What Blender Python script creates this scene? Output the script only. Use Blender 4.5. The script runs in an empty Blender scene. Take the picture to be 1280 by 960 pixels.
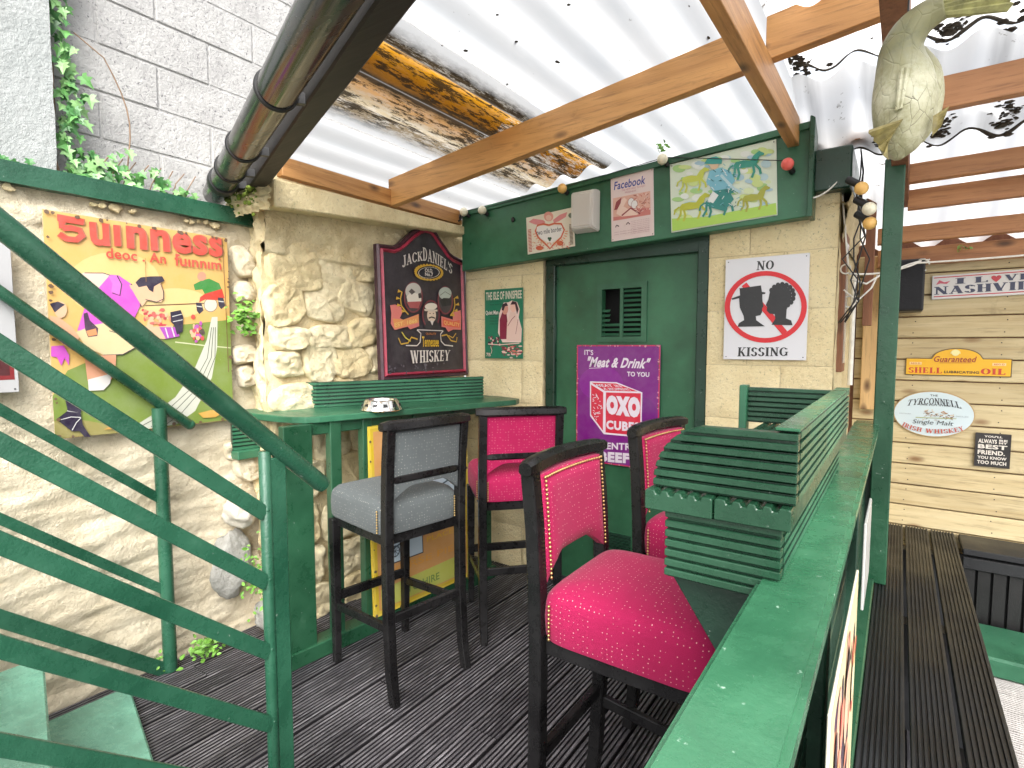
import bpy, bmesh, math, random
from mathutils import Vector, Matrix, noise
random.seed(7)
R = math.radians
S = bpy.context.scene
# ---------------------------------------------------------------- camera
cd = bpy.data.cameras.new('camera'); cam = bpy.data.objects.new('camera', cd)
S.collection.objects.link(cam); S.camera = cam
cd.sensor_width = 36; cd.lens = 36 * 690 / 1280; cd.clip_start = 0.03; cd.clip_end = 500
cam.location = (0, 0, 1.4)
cam.rotation_euler = (R(90) - math.atan(48 / 690), 0, R(35.1))
# ---------------------------------------------------------------- sky and sun (bright overcast)
W = bpy.data.worlds.new('World'); S.world = W; W.use_nodes = True
wn = W.node_tree.nodes; wl = W.node_tree.links
bg = wn['Background']; sky = wn.new('ShaderNodeTexSky'); sky.sky_type = 'NISHITA'; sky.sun_disc = False
SUN_EL, SUN_AZ = R(42), R(142)
sky.sun_elevation = SUN_EL; sky.sun_rotation = SUN_AZ; sky.dust_density = 4; sky.air_density = 1.0
hs = wn.new('ShaderNodeHueSaturation'); hs.inputs['Saturation'].default_value = 0.22
wl.new(sky.outputs[0], hs.inputs['Color']); wl.new(hs.outputs[0], bg.inputs[0]); bg.inputs[1].default_value = 0.15
sd = bpy.data.lights.new('sun', 'SUN'); sun = bpy.data.objects.new('sun', sd); S.collection.objects.link(sun)
sd.energy = 1.5; sd.angle = R(50); sd.color = (1, .965, .91)
dv = Vector((math.sin(SUN_AZ) * math.cos(SUN_EL), math.cos(SUN_AZ) * math.cos(SUN_EL), math.sin(SUN_EL)))
sun.rotation_euler = dv.to_track_quat('Z', 'Y').to_euler(); sun.location = (2, -3, 8)
S.view_settings.view_transform = 'Standard'; S.view_settings.look = 'None'
S.view_settings.gamma = 1; S.view_settings.use_curve_mapping = False; S.view_settings.exposure = 1.6
S.cycles.max_bounces = 8; S.cycles.diffuse_bounces = 5; S.cycles.transparent_max_bounces = 8

# ---------------------------------------------------------------- object helpers
WM = {}
def link(o, M=None, parent=None):
    S.collection.objects.link(o)
    M = M or Matrix.Identity(4)
    WM[o.name] = M
    if parent:
        o.parent = parent; o.matrix_local = WM[parent.name].inverted() @ M
    else: o.matrix_local = M
    return o
def tag(o, label=None, cat=None, group=None, kind=None):
    if label: o['label'] = label
    if cat: o['category'] = cat
    if group: o['group'] = group
    if kind: o['kind'] = kind
    return o
def thing(name, label, cat, loc=(0, 0, 0), rz=0, group=None, parent=None, kind=None):
    o = bpy.data.objects.new(name, None); o.empty_display_size = .1
    link(o, Matrix.Translation(loc) @ Matrix.Rotation(rz, 4, 'Z'), parent)
    return tag(o, label, cat, group, kind)
def frame(o, x, y):
    """matrix with origin o, local x and y axes; z = x cross y"""
    x = Vector(x).normalized(); y = Vector(y).normalized(); z = x.cross(y).normalized(); y = z.cross(x)
    M = Matrix((x, y, z)).transposed().to_4x4(); M.translation = Vector(o); return M
class MB:
    def __init__(s): s.v = []; s.f = []; s.m = []; s.uv = None
    def add(s, vs, fs, mi=0, M=None):
        b = len(s.v)
        s.v += [tuple(M @ Vector(p)) if M else tuple(p) for p in vs]
        s.f += [[b + i for i in f] for f in fs]; s.m += [mi] * len(fs); return s
    def box(s, lo, hi, mi=0, M=None):
        x0, y0, z0 = lo; x1, y1, z1 = hi
        return s.add([(x0, y0, z0), (x1, y0, z0), (x1, y1, z0), (x0, y1, z0), (x0, y0, z1), (x1, y0, z1), (x1, y1, z1), (x0, y1, z1)],
                     [(0, 3, 2, 1), (4, 5, 6, 7), (0, 1, 5, 4), (1, 2, 6, 5), (2, 3, 7, 6), (3, 0, 4, 7)], mi, M)
    def bar(s, p, q, w, h, up=(0, 0, 1), mi=0):
        """rectangular bar from p to q, w across, h along up"""
        p = Vector(p); q = Vector(q); d = q - p; L = d.length; up = Vector(up)
        side = up.cross(d).normalized(); M = frame(p, d, side)
        return s.box((0, -w / 2, -h / 2), (L, w / 2, h / 2), mi, M)
    def tube(s, pts, r, n=10, mi=0, cap=True, flat=1, up=None):
        pts = [Vector(p) for p in pts]; rs = r if isinstance(r, (list, tuple)) else [r] * len(pts)
        vs = []; u = None
        for i, p in enumerate(pts):
            t = (pts[min(i + 1, len(pts) - 1)] - pts[max(i - 1, 0)]).normalized()
            if u is None:
                u = Vector(up) if up else (Vector((0, 0, 1)) if abs(t.z) < .9 else Vector((1, 0, 0)))
            u = (u - t * u.dot(t)).normalized(); w = t.cross(u)
            for k in range(n):
                a = 2 * math.pi * k / n
                vs.append(p + (u * math.cos(a) * flat + w * math.sin(a)) * rs[i])
        fs = []
        for i in range(len(pts) - 1):
            for k in range(n):
                a = i * n + k; b = i * n + (k + 1) % n; fs.append((a, b, b + n, a + n))
        if cap: fs.append(tuple(range(n - 1, -1, -1))); fs.append(tuple(range((len(pts) - 1) * n, len(pts) * n)))
        return s.add(vs, fs, mi)
    def prism(s, poly, z0, z1, M=None, mi=0):
        n = len(poly)
        vs = [(x, y, z0) for x, y in poly] + [(x, y, z1) for x, y in poly]
        fs = [tuple(range(n - 1, -1, -1)), tuple(range(n, 2 * n))] + [(i, (i + 1) % n, n + (i + 1) % n, n + i) for i in range(n)]
        return s.add(vs, fs, mi, M)
    def lathe(s, prof, n=24, M=None, mi=0):
        vs = [(r * math.cos(2 * math.pi * k / n), r * math.sin(2 * math.pi * k / n), z) for r, z in prof for k in range(n)]
        fs = [(i * n + k, i * n + (k + 1) % n, (i + 1) * n + (k + 1) % n, (i + 1) * n + k) for i in range(len(prof) - 1) for k in range(n)]
        return s.add(vs, fs, mi, M)
    def sphere(s, c, r, n=10, mi=0, sc=(1, 1, 1)):
        prof = [(max(1e-4, r * math.sin(math.pi * i / (n // 2 + 1))), -r * math.cos(math.pi * i / (n // 2 + 1))) for i in range(n // 2 + 2)]
        return s.lathe(prof, n, Matrix.Translation(c) @ Matrix.Diagonal((*sc, 1)), mi)
    def grid(s, fn, nu, nv, mi=0):
        vs = [fn(i / nu, j / nv) for j in range(nv + 1) for i in range(nu + 1)]
        fs = [(j * (nu + 1) + i, j * (nu + 1) + i + 1, (j + 1) * (nu + 1) + i + 1, (j + 1) * (nu + 1) + i) for j in range(nv) for i in range(nu)]
        return s.add(vs, fs, mi)
    def mesh(s, name, mats, M=None, smooth=False, bevel=0, recalc=True, seg=1):
        me = bpy.data.meshes.new(name)
        Mi = M.inverted() if M else None
        me.from_pydata([Mi @ Vector(p) for p in s.v] if Mi else s.v, [], s.f)
        for mt in (mats if isinstance(mats, (list, tuple)) else [mats]): me.materials.append(mt)
        me.polygons.foreach_set('material_index', s.m)
        if bevel or recalc:
            bm = bmesh.new(); bm.from_mesh(me)
            if recalc: bmesh.ops.recalc_face_normals(bm, faces=bm.faces)
            if bevel:
                ed = [e for e in bm.edges if len(e.link_faces) == 2 and e.calc_face_angle(0) > .5]
                bmesh.ops.bevel(bm, geom=ed, offset=bevel, segments=seg, affect='EDGES', clamp_overlap=True)
            bm.to_mesh(me); bm.free()
        if smooth: me.polygons.foreach_set('use_smooth', [True] * len(me.polygons))
        if smooth == 'auto':
            try: me.set_sharp_from_angle(angle=R(38))
            except Exception: pass
        return me
    def build(s, name, mats, parent=None, M=None, label=None, cat=None, group=None, kind=None, **k):
        """verts are in world space; M (or the parent's matrix) becomes the object's own frame"""
        M = M or (WM[parent.name] if parent else None)
        o = bpy.data.objects.new(name, s.mesh(name, mats, M, **k))
        link(o, M, parent); return tag(o, label, cat, group, kind)
def inst(name, me, M, parent=None, **k):
    return tag(link(bpy.data.objects.new(name, me), M, parent), **k)
def ribbed(L, w, t, n, g=.0045, gw=.45):
    """decking board: length along x, width along y (0..w), ribs on the +z face at z=0, back at -t"""
    prof = [(0, -t), (0, -.002), (.002, 0)]; p = (w) / n
    for i in range(1, n):
        c = p * i; h = p * gw / 2
        prof += [(c - h, 0), (c - h * .55, -g), (c + h * .55, -g), (c + h, 0)]
    prof += [(w - .002, 0), (w, -.002), (w, -t)]
    m = MB(); k = len(prof)
    m.add([(0, y, z) for y, z in prof] + [(L, y, z) for y, z in prof],
          [tuple(range(k)), tuple(range(2 * k - 1, k - 1, -1))] + [(i, (i + 1) % k, k + (i + 1) % k, k + i) for i in range(k)])
    for i in range(k):
        if prof[i][1] > -.0005 and prof[(i + 1) % k][1] > -.0005: m.m[2 + i] = 1
    return m
def nz(x, y, z, s=1.0): return noise.noise(Vector((x, y, z)) * s)
def fbm(x, y, z, s=1.0, o=4):
    a = 0; k = 1
    for i in range(o): a += k * noise.noise(Vector((x, y, z)) * s); s *= 2.1; k *= .5
    return a

# ---------------------------------------------------------------- materials
class NT:
    def __init__(s, name):
        s.m = bpy.data.materials.new(name); s.m.use_nodes = True
        s.n = s.m.node_tree.nodes; s.l = s.m.node_tree.links; s.p = s.n['Principled BSDF']
        s.tc = s.n.new('ShaderNodeTexCoord'); s.geo = s.n.new('ShaderNodeNewGeometry')
    def out(s, a):
        return a.outputs[0] if hasattr(a, 'outputs') else a
    def con(s, a, b): s.l.new(s.out(a), b)
    def mp(s, sc=(1, 1, 1), src='pos', rot=(0, 0, 0)):
        k = s.n.new('ShaderNodeMapping'); k.inputs['Scale'].default_value = sc; k.inputs['Rotation'].default_value = rot
        s.l.new(s.geo.outputs['Position'] if src == 'pos' else s.tc.outputs[src], k.inputs[0]); return k
    def noise(s, sc, det=4, vec=None, rough=.6, dist=0):
        k = s.n.new('ShaderNodeTexNoise'); k.inputs['Scale'].default_value = sc; k.inputs['Detail'].default_value = det
        k.inputs['Roughness'].default_value = rough; k.inputs['Distortion'].default_value = dist
        s.l.new(s.out(vec or s.mp()), k.inputs['Vector']); return k
    def vor(s, sc, vec=None, feat='F1', rnd=1):
        k = s.n.new('ShaderNodeTexVoronoi'); k.inputs['Scale'].default_value = sc; k.feature = feat
        k.inputs['Randomness'].default_value = rnd
        s.l.new(s.out(vec or s.mp()), k.inputs['Vector']); return k
    def ramp(s, src, st):
        k = s.n.new('ShaderNodeValToRGB'); e = k.color_ramp.elements
        while len(e) < len(st): e.new(.5)
        for i, (p, c) in enumerate(st):
            e[i].position = p; e[i].color = (c, c, c, 1) if isinstance(c, (int, float)) else (*c, 1)
        s.l.new(s.out(src), k.inputs[0]); return k
    def mix(s, f, a, b, mode='MIX'):
        k = s.n.new('ShaderNodeMix'); k.data_type = 'RGBA'; k.blend_type = mode
        for sock, v in ((k.inputs[0], f), (k.inputs[6], a), (k.inputs[7], b)):
            if isinstance(v, (int, float)): sock.default_value = v if sock == k.inputs[0] else (v, v, v, 1)
            elif isinstance(v, tuple): sock.default_value = (*v, 1)
            else: s.l.new(s.out(v), sock)
        return k.outputs[2]
    def math(s, op, a, b=0.0, c=None):
        k = s.n.new('ShaderNodeMath'); k.operation = op
        for sock, v in zip(k.inputs, (a, b, c)):
            if v is None: continue
            if isinstance(v, (int, float)): sock.default_value = v
            else: s.l.new(s.out(v), sock)
        return k
    def bump(s, h, st=.3, d=.01, prev=None):
        k = s.n.new('ShaderNodeBump'); k.inputs['Strength'].default_value = st; k.inputs['Distance'].default_value = d
        s.l.new(s.out(h), k.inputs['Height'])
        if prev: s.l.new(prev.outputs[0], k.inputs['Normal'])
        return k
    def fin(s, col=None, rough=None, nrm=None, **kw):
        if col is not None:
            if isinstance(col, tuple): s.p.inputs['Base Color'].default_value = (*col, 1)
            else: s.l.new(s.out(col), s.p.inputs['Base Color'])
        if rough is not None:
            if isinstance(rough, (int, float)): s.p.inputs['Roughness'].default_value = rough
            else: s.l.new(s.out(rough), s.p.inputs['Roughness'])
        if nrm: s.l.new(nrm.outputs[0], s.p.inputs['Normal'])
        for k, v in kw.items(): s.p.inputs[k].default_value = v
        return s.m
    def rnd(s):
        k = s.n.new('ShaderNodeObjectInfo'); return k.outputs['Random']
def paint(name, c, rough=.38, wear=.5, chips=(.5, .55, .5), bumpy=.25, chipth=.70, spec=.5):
    t = NT(name); a = t.noise(3.5, 5); b = t.noise(60, 4); e = t.noise(14, 6, rough=.75)
    d = tuple(x * .62 for x in c); l = tuple(min(1, x * 1.35 + .012) for x in c)
    col = t.mix(t.ramp(a, [(.3, 0), (.7, 1)]), d, l)
    col = t.mix(t.math('MULTIPLY', t.ramp(b, [(chipth, 0), (chipth + .04, 1)]), wear), col, chips)
    col = t.mix(t.math('MULTIPLY', t.ramp(e, [(.62, 0), (.8, 1)]), .35 * wear), col, tuple(x * .7 + .12 for x in c))
    ro = t.ramp(e, [(.3, rough - .1), (.75, rough + .22)])
    n = t.bump(t.noise(140, 3), bumpy, .003); n = t.bump(t.noise(18, 4), bumpy, .006, n)
    return t.fin(col, ro, n, **{'Specular IOR Level': spec})
def plain(name, c, rough=.5, bumpy=.1, var=.15, metal=0, sc=20, **k):
    t = NT(name); a = t.noise(sc, 5)
    col = t.mix(t.ramp(a, [(.3, 0), (.7, 1)]), tuple(x * (1 - var) for x in c), tuple(min(1, x * (1 + var)) for x in c))
    return t.fin(col, rough, t.bump(t.noise(sc * 6, 3), bumpy, .003), Metallic=metal, **k)
def wood(name, dark, light, axis, sc=1.0, rough=.6, knots=True, knotc=(.10, .045, .02)):
    """axis = grain direction, world axes"""
    t = NT(name); s = [26, 26, 26]; s['XYZ'.index(axis)] = 1.6
    rn = t.n.new('ShaderNodeVectorMath'); rn.operation = 'ADD'
    cmb = t.n.new('ShaderNodeCombineXYZ'); rr = t.math('MULTIPLY', t.rnd(), 40)
    for i in range(3): t.con(rr, cmb.inputs[i])
    t.con(t.geo.outputs['Position'], rn.inputs[0]); t.con(cmb, rn.inputs[1])
    mp = t.n.new('ShaderNodeMapping'); mp.inputs['Scale'].default_value = s; t.con(rn, mp.inputs[0])
    g = t.noise(sc, 6, mp, .65, .6)
    col = t.mix(t.ramp(g, [(.32, 0), (.68, 1)]), dark, light)
    col = t.mix(t.ramp(t.noise(1.6, 3, rn), [(.35, .0), (.75, .45)]), col, tuple(x * .6 for x in dark))
    col = t.mix(t.math('MULTIPLY', t.rnd(), .35), col, tuple(min(1, x * 1.15) for x in light))
    if knots:
        s2 = [9, 9, 9]; s2['XYZ'.index(axis)] = 4.0
        m2 = t.n.new('ShaderNodeMapping'); m2.inputs['Scale'].default_value = s2; t.con(rn, m2.inputs[0])
        v = t.vor(1.0, m2)
        col = t.mix(t.ramp(t.math('ADD', v, t.math('MULTIPLY', g, .08)), [(.10, 1), (.17, .55), (.24, 0)]), col, knotc)
    fg = t.noise(sc * 3.2, 5, mp, .7); col = t.mix(t.ramp(fg, [(.52, 0), (.66, .5)]), col, tuple(x * .45 for x in dark))
    bl = t.noise(5, 6, rn, .75); col = t.mix(t.ramp(bl, [(.60, 0), (.72, .35)]), col, tuple(x * .35 for x in dark))
    n = t.bump(fg, .3, .003); n = t.bump(g, .25, .004, n)
    return t.fin(col, rough, n)
def masonry(name, base, stain, pit=.5, rough=.85, sc=1.0, dirt=(.10, .09, .05), dirtamt=.5, green=0):
    t = NT(name); a = t.noise(5 * sc, 6, rough=.7); b = t.noise(38 * sc, 5, rough=.7); v = t.noise(62 * sc, 4, rough=.85)
    col = t.mix(t.ramp(a, [(.32, 0), (.68, 1)]), base, stain)
    col = t.mix(t.ramp(b, [(.58, 0), (.72, .35)]), col, tuple(min(1, x * 1.12) for x in base))
    cr = t.ramp(v, [(.33, pit), (.415, 0)])
    col = t.mix(cr, col, dirt)
    d = t.ramp(t.noise(2.2, 7, rough=.8), [(.60, 0), (.74, dirtamt)])
    col = t.mix(d, col, tuple(x * .45 + y * .3 for x, y in zip(base, dirt)))
    if green:
        gm = t.ramp(t.noise(3.7, 7, t.mp((1, 1.3, .8)), .8), [(.60, 0), (.70, green)])
        col = t.mix(gm, col, (.22, .22, .05))
    n = t.bump(v, .7, .010); n = t.bump(b, .6, .016, n)
    return t.fin(col, rough, n)
M_ = {}
G = M_['green'] = paint('green_gloss_paint', (.010, .068, .030), .30, .5)
M_['green_dark'] = paint('dark_green_paint', (.005, .034, .018), .3, .5)
M_['green_door'] = paint('green_door_paint', (.020, .104, .046), .36, .15, bumpy=.12)
M_['green_fascia'] = paint('green_fascia_paint', (.026, .122, .058), .34, .25, bumpy=.1)
M_['green_ledge'] = paint('green_ledge_paint', (.030, .135, .066), .22, .55, chips=(.45, .6, .5), bumpy=.14, chipth=.69)
M_['green_bar'] = paint('green_bar_paint', (.022, .115, .058), .32, .6)
M_['green_rail'] = paint('green_rail_paint', (.012, .075, .040), .25, .35, bumpy=.35)
M_['green_tread'] = paint('green_tread_paint', (.12, .29, .21), .22, .7, chips=(.4, .6, .5), bumpy=.5)
M_['black_wood'] = paint('black_lacquered_wood', (.0045, .004, .0045), .25, .35, chips=(.3, .28, .26), bumpy=.10, chipth=.74, spec=.28)
M_['cream'] = masonry('cream_painted_stone', (.86, .74, .46), (.66, .52, .28), .45, green=.5)
M_['cream_stone'] = masonry('pale_cream_stone', (.88, .79, .55), (.72, .60, .36), .35, green=.4)
M_['mortar'] = masonry('crumbling_lime_plaster', (.82, .71, .46), (.56, .44, .24), .55, green=.5)
M_['left'] = masonry('cream_rough_render', (.66, .59, .45), (.54, .46, .32), .35, dirtamt=.3)
M_['block'] = masonry('cream_painted_block', (.86, .74, .46), (.78, .64, .36), .7, sc=1.3, dirtamt=.15)
M_['grey_block'] = masonry('grey_concrete_block', (.45, .445, .435), (.33, .325, .32), 1.0, sc=1.1, dirt=(.06, .06, .07))
M_['pier'] = masonry('smooth_grey_concrete', (.36, .375, .37), (.29, .31, .305), .1)
M_['raf'] = wood('pine_rafter_x', (.38, .165, .045), (.66, .34, .115), 'X', rough=.5)
M_['rafy'] = wood('pine_rafter_y', (.36, .155, .042), (.64, .33, .115), 'Y', rough=.5)
M_['rafr'] = wood('red_pine_rafter', (.28, .11, .040), (.46, .22, .09), 'X', rough=.5)
M_['brownz'] = wood('brown_upright_timber', (.16, .06, .03), (.28, .12, .06), 'Z')
M_['clad'] = wood('pale_pine_cladding', (.45, .34, .17), (.62, .52, .31), 'X', rough=.6, knotc=(.22, .12, .05))
M_['plankz'] = wood('orange_pine_plank', (.50, .30, .13), (.66, .44, .2), 'Z')
M_['beam_dark'] = wood('blackened_oak_beam', (.007, .006, .006), (.030, .024, .02), 'X', rough=.55, knots=False)
M_['seamless'] = plain('black_plastic_seam', (.01, .01, .01), .4)
def deckmat(name, base, scuff, amt):
    t = NT(name); s = t.noise(1, 6, t.mp((70, 5, 70)), .8); b = t.noise(90, 4, rough=.8); w = t.noise(2.5, 5)
    col = t.mix(t.ramp(s, [(.50, 0), (.66, amt)]), base, scuff)
    col = t.mix(t.ramp(w, [(.5, 0), (.75, .35)]), col, scuff)
    col = t.mix(t.ramp(b, [(.70, 0), (.74, .8)]), col, (.6, .6, .62))
    col = t.mix(t.math('MULTIPLY', t.rnd(), .25), col, tuple(x * .8 for x in scuff))
    return t.fin(col, t.ramp(w, [(.35, .3), (.7, .65)]), t.bump(s, .4, .004))
M_['deck'] = deckmat('black_stained_decking', (.024, .023, .027), (.36, .345, .37), .7)
M_['deck_low'] = deckmat('decking_groove', (.010, .009, .011), (.05, .045, .05), .25)
M_['bench'] = deckmat('black_bench_decking', (.0050, .0056, .0068), (.017, .019, .023), .4)
M_['bench_low'] = deckmat('bench_groove', (.004, .004, .004), (.02, .018, .02), .2)
M_['greydeck'] = deckmat('grey_weathered_decking', (.30, .28, .27), (.5, .48, .46), .7)
def fabric(name, c, dot):
    t = NT(name); uv = t.mp((1, 1, 1), 'UV')
    v = t.vor(1 / .0125, uv, rnd=.2); w = t.noise(900, 2, uv); wv = t.vor(420, uv, rnd=.3)
    col = t.mix(t.ramp(w, [(.35, 0), (.65, 1)]), tuple(x * .75 for x in c), tuple(min(1, x * 1.2) for x in c))
    col = t.mix(t.ramp(t.noise(8, 3, uv), [(.4, 0), (.7, .3)]), col, tuple(x * .7 for x in c))
    col = t.mix(t.ramp(v, [(.09, .75), (.12, 0)]), col, dot)
    return t.fin(col, .85, t.bump(wv, .35, .0015), **{'Sheen Weight': .08, 'Specular IOR Level': .2})
M_['pink'] = fabric('raspberry_dotted_fabric', (.38, .012, .078), (.85, .5, .45))
M_['grey'] = fabric('grey_dotted_fabric', (.105, .118, .122), (.6, .6, .52))
M_['brass'] = plain('aged_brass', (.55, .38, .16), .35, metal=.9)
M_['steel'] = plain('polished_steel', (.75, .74, .72), .12, .02, .05, 1)
M_['pvc'] = NT('black_pvc_pipe').fin((.022, .02, .019), .2, None)
def _pvc():
    t = NT('black_pvc_pipe_worn'); a = t.noise(1, 5, t.mp((3, 9, 9)))
    return t.fin(t.mix(t.ramp(a, [(.45, 0), (.7, 1)]), (.010, .009, .008), (.045, .036, .028)), t.ramp(a, [(.4, .20), (.7, .38)]), t.bump(t.noise(60, 3), .04, .001), **{'Coat Weight': .3})
M_['pvc'] = _pvc()
M_['moss'] = plain('moss', (.16, .22, .03), .9, .8, .5, sc=40)
M_['leaf'] = plain('ivy_leaf', (.10, .27, .07), .45, .2, .4, sc=8)
M_['leaf2'] = plain('young_green_leaf', (.13, .30, .04), .5, .2, .4, sc=12)
M_['stem'] = plain('brown_stem', (.2, .13, .08), .8)
M_['void'] = plain('dark_interior', (.006, .006, .006), .9)
M_['cable'] = plain('white_cable', (.72, .70, .64), .5)
M_['blackrub'] = plain('black_rubber', (.015, .015, .016), .45)
M_['ground'] = masonry('grey_concrete_ground', (.3, .3, .29), (.22, .22, .21), .3)
M_['limestone'] = masonry('grey_limestone_rock', (.40, .39, .36), (.20, .20, .18), .6)
M_['quartz'] = masonry('white_painted_boulder', (.62, .58, .50), (.5, .46, .38), .2)
def bulbm(name, c):
    t = NT(name); return t.fin(c, .3, None, **{'Subsurface Weight': .3, 'Subsurface Radius': (.02, .02, .02)})
M_['b_cream'] = bulbm('cream_bulb', (.85, .80, .62)); M_['b_yel'] = bulbm('yellow_bulb', (.85, .52, .16)); M_['b_red'] = bulbm('coral_bulb', (.80, .14, .11))
def sheetmat(name, stain):
    t = NT(name); pos = t.geo
    sx = t.n.new('ShaderNodeSeparateXYZ'); t.con(t.geo.outputs['Position'], sx.inputs[0])
    white = t.mix(t.ramp(t.noise(1, 5, t.mp((7, .9, 1))), [(.35, 0), (.7, 1)]), (.46, .475, .49), (.56, .56, .56))
    sp = t.noise(16, 6, t.mp((1.3, .55, 1)), .8)
    col = t.mix(t.ramp(sp, [(.66, 0), (.69, .9)]), white, (.07, .065, .05))
    if stain is None: col = t.mix(.55, col, (.95, .95, .95)); col = t.mix(t.ramp(t.noise(11, 6, rough=.8), [(.62, 0), (.66, .85)]), col, (.10, .08, .05))  # sheet_r: same plastic painted lighter against the shade under overlaps; brown muck patches
    if stain:
        nn = t.noise(1, 6, t.mp((9, 3.2, 9)), .8); f = t.noise(1, 7, t.mp((64, 9, 64)), .85)
        xx = t.math('ADD', sx.outputs[0], t.math('MULTIPLY', t.math('SUBTRACT', nn, .5), .055))
        u = t.math('DIVIDE', t.math('ADD', xx, 1.97), .60)          # 0..1 across the stained strip
        rng = t.ramp(u, [(.0, 0), (.06, 1), (.93, 1), (.985, 0)])
        rng = t.mix(t.math('LESS_THAN', sx.outputs[1], 2.95), 0.0, rng)
        band = t.ramp(u, [(0, (.30, .24, .16)), (.20, (.07, .05, .03)), (.30, (.40, .33, .22)), (.37, (.45, .25, .10)), (.42, (.030, .020, .012)), (.58, (.035, .022, .012)),
                          (.66, (.22, .085, .006)), (.80, (.42, .20, .01)), (.87, (.035, .022, .01)), (1, (.04, .033, .022))])
        lt = t.ramp(f, [(.50, 0), (.54, 1)]); dk = t.ramp(t.noise(1, 7, t.mp((34, 5, 34)), .82), [(.50, 0), (.54, 1)])
        amt = t.ramp(u, [(0, .8), (.30, .5), (.36, .3), (.42, .0), (.6, .0), (.78, .1), (.86, .25), (.95, .5)])
        farm = t.math('GREATER_THAN', sx.outputs[1], 2.13)
        band = t.mix(t.math('MULTIPLY', lt, t.math('MAXIMUM', t.ramp(amt, [(0, 0), (1, 1)]), t.math('MULTIPLY', farm, .6))), band, (.42, .40, .36))
        band = t.mix(t.math('MULTIPLY', dk, .92), band, (.018, .013, .008))
        col = t.mix(rng, col, band)
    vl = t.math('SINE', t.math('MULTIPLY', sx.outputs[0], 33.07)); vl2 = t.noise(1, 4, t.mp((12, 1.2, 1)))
    col = t.mix(t.math('MULTIPLY', t.ramp(vl, [(.35, 0), (.95, .8)]), t.ramp(vl2, [(.35, .15), (.65, .8)])), col, (.24, .245, .25))  # grey bands painted in for the shading of the corrugations, broken up by noise
    n = t.n
    tr = n.new('ShaderNodeBsdfTranslucent'); di = n.new('ShaderNodeBsdfDiffuse'); mx = n.new('ShaderNodeMixShader'); mx.inputs[0].default_value = .88
    t.con(col, tr.inputs[0]); t.con(col, di.inputs[0]); t.l.new(di.outputs[0], mx.inputs[1]); t.l.new(tr.outputs[0], mx.inputs[2])
    t.l.new(mx.outputs[0], n['Material Output'].inputs['Surface']); n.remove(t.p)
    return t.m
M_['sheet'] = sheetmat('translucent_corrugated_plastic', False); M_['sheet_r'] = sheetmat('lightened_translucent_plastic', None); M_['sheet_st'] = sheetmat('stained_translucent_plastic', True)
M_['dirt'] = plain('roof_dirt', (.05, .04, .028), .95, .9, .5, sc=60)
PM = {}
def pm(c, wear=.10):
    """ink or enamel of one colour on a printed sign, faintly worn"""
    c = tuple(x * .80 for x in c); k = tuple(round(x, 3) for x in c) + (wear,)
    if k not in PM:
        t = NT('print_ink'); a = t.noise(9, 6, rough=.75); b = t.noise(120, 3)
        col = t.mix(t.ramp(a, [(.35, 0), (.75, wear)]), tuple(c), tuple(x * .6 + .28 for x in c))
        col = t.mix(t.ramp(b, [(.70, 0), (.75, wear * 2.2)]), col, (.45, .40, .34))
        PM[k] = t.fin(col, t.ramp(a, [(.3, .28), (.7, .5)]), t.bump(a, .03, .002))
    return PM[k]
def srgb(r, g, b):
    return tuple((x / 255 / 12.92) if x <= 10 else ((x / 255 + .055) / 1.055) ** 2.4 for x in (r, g, b))

# ================================================================ THE SETTING
m = MB(); m.grid(lambda u, v: (-60 + 120 * u, -60 + 120 * v, -.16), 4, 4)
m.build('ground', M_['ground'], kind='structure', recalc=False)
# black decked floor, every board its own piece
fl = thing('deck_floor', None, None, (0, 0, 0), kind='structure')
DW = .115
for k in range(22):
    x = -2.60 + k * (DW + .009)
    for (ya, L) in ((-1.2, 1.2 + [.35, 1.1, .7, 1.5][k % 4]), ([.35, 1.1, .7, 1.5][k % 4] + .005, 2.83 - [.35, 1.1, .7, 1.5][k % 4])):
        if k % 4 > 1 and ya > 0 or True:
            key = 'deck%.2f' % L
            me = bpy.data.meshes.get(key) or ribbed(L, DW, .024, 7, .007, .5).mesh(key, [M_['deck_low'], M_['deck']])
            inst('board', me, frame((x + DW, ya, random.uniform(-.003, .003)), (0, 1, 0), (-1, 0, 0)), fl)
m = MB(); m.box((-2.7, -1.2, -.15), (.262, 3.7, -.05)); m.build('under_deck_dark', M_['void'], fl)  # black slab added below deck and bench, shade seen through the board gaps
g2 = thing('weathered_deck', None, None, (0, 0, 0), kind='structure')
for k in range(26):
    y = .2 + k * .135
    me = bpy.data.meshes.get('wdk') or ribbed(2.6, .13, .024, 9, .003, .5).mesh('wdk', [M_['greydeck'], M_['greydeck']])
    inst('board', me, frame((.27, y, -.002), (1, 0, 0), (0, 1, 0)), g2)

# ---- left rendered wall
def left_x(y, z):
    s = .014 * fbm(y * .9, z * 4.6, 3.3, 1.6, 4) + .011 * noise.turbulence(Vector((y * 4, z * 12, 1)), 6, False) + .006 * abs(nz(y * 9, z * 30, 4))
    cell = noise.voronoi(Vector((y * 2.2, z * 4.4, .5)))[0]
    s += .014 * min(.5, cell[1] - cell[0]) * (1.0 if z < 1.0 else .35)
    s *= 1.0 if z < 1.05 else max(.35, 1 - (z - 1.05) * 3)
    if z > 1.86: s += .02 * fbm(y * 5, z * 7, 0, 2, 3)
    return -2.62 + s
lw = thing('rendered_wall', 'cream rough rendered wall with rippled face behind the green stair rails, capped in green', 'wall', (-2.62, 0, 0))
m = MB(); m.grid(lambda u, v: (left_x(-1.2 + 2.75 * u, 2.0 * v), -1.2 + 2.75 * u, -.02 + 2.0 * v), 240, 210)
m.build('render_face', M_['left'], lw, smooth=True, recalc=False)
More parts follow.
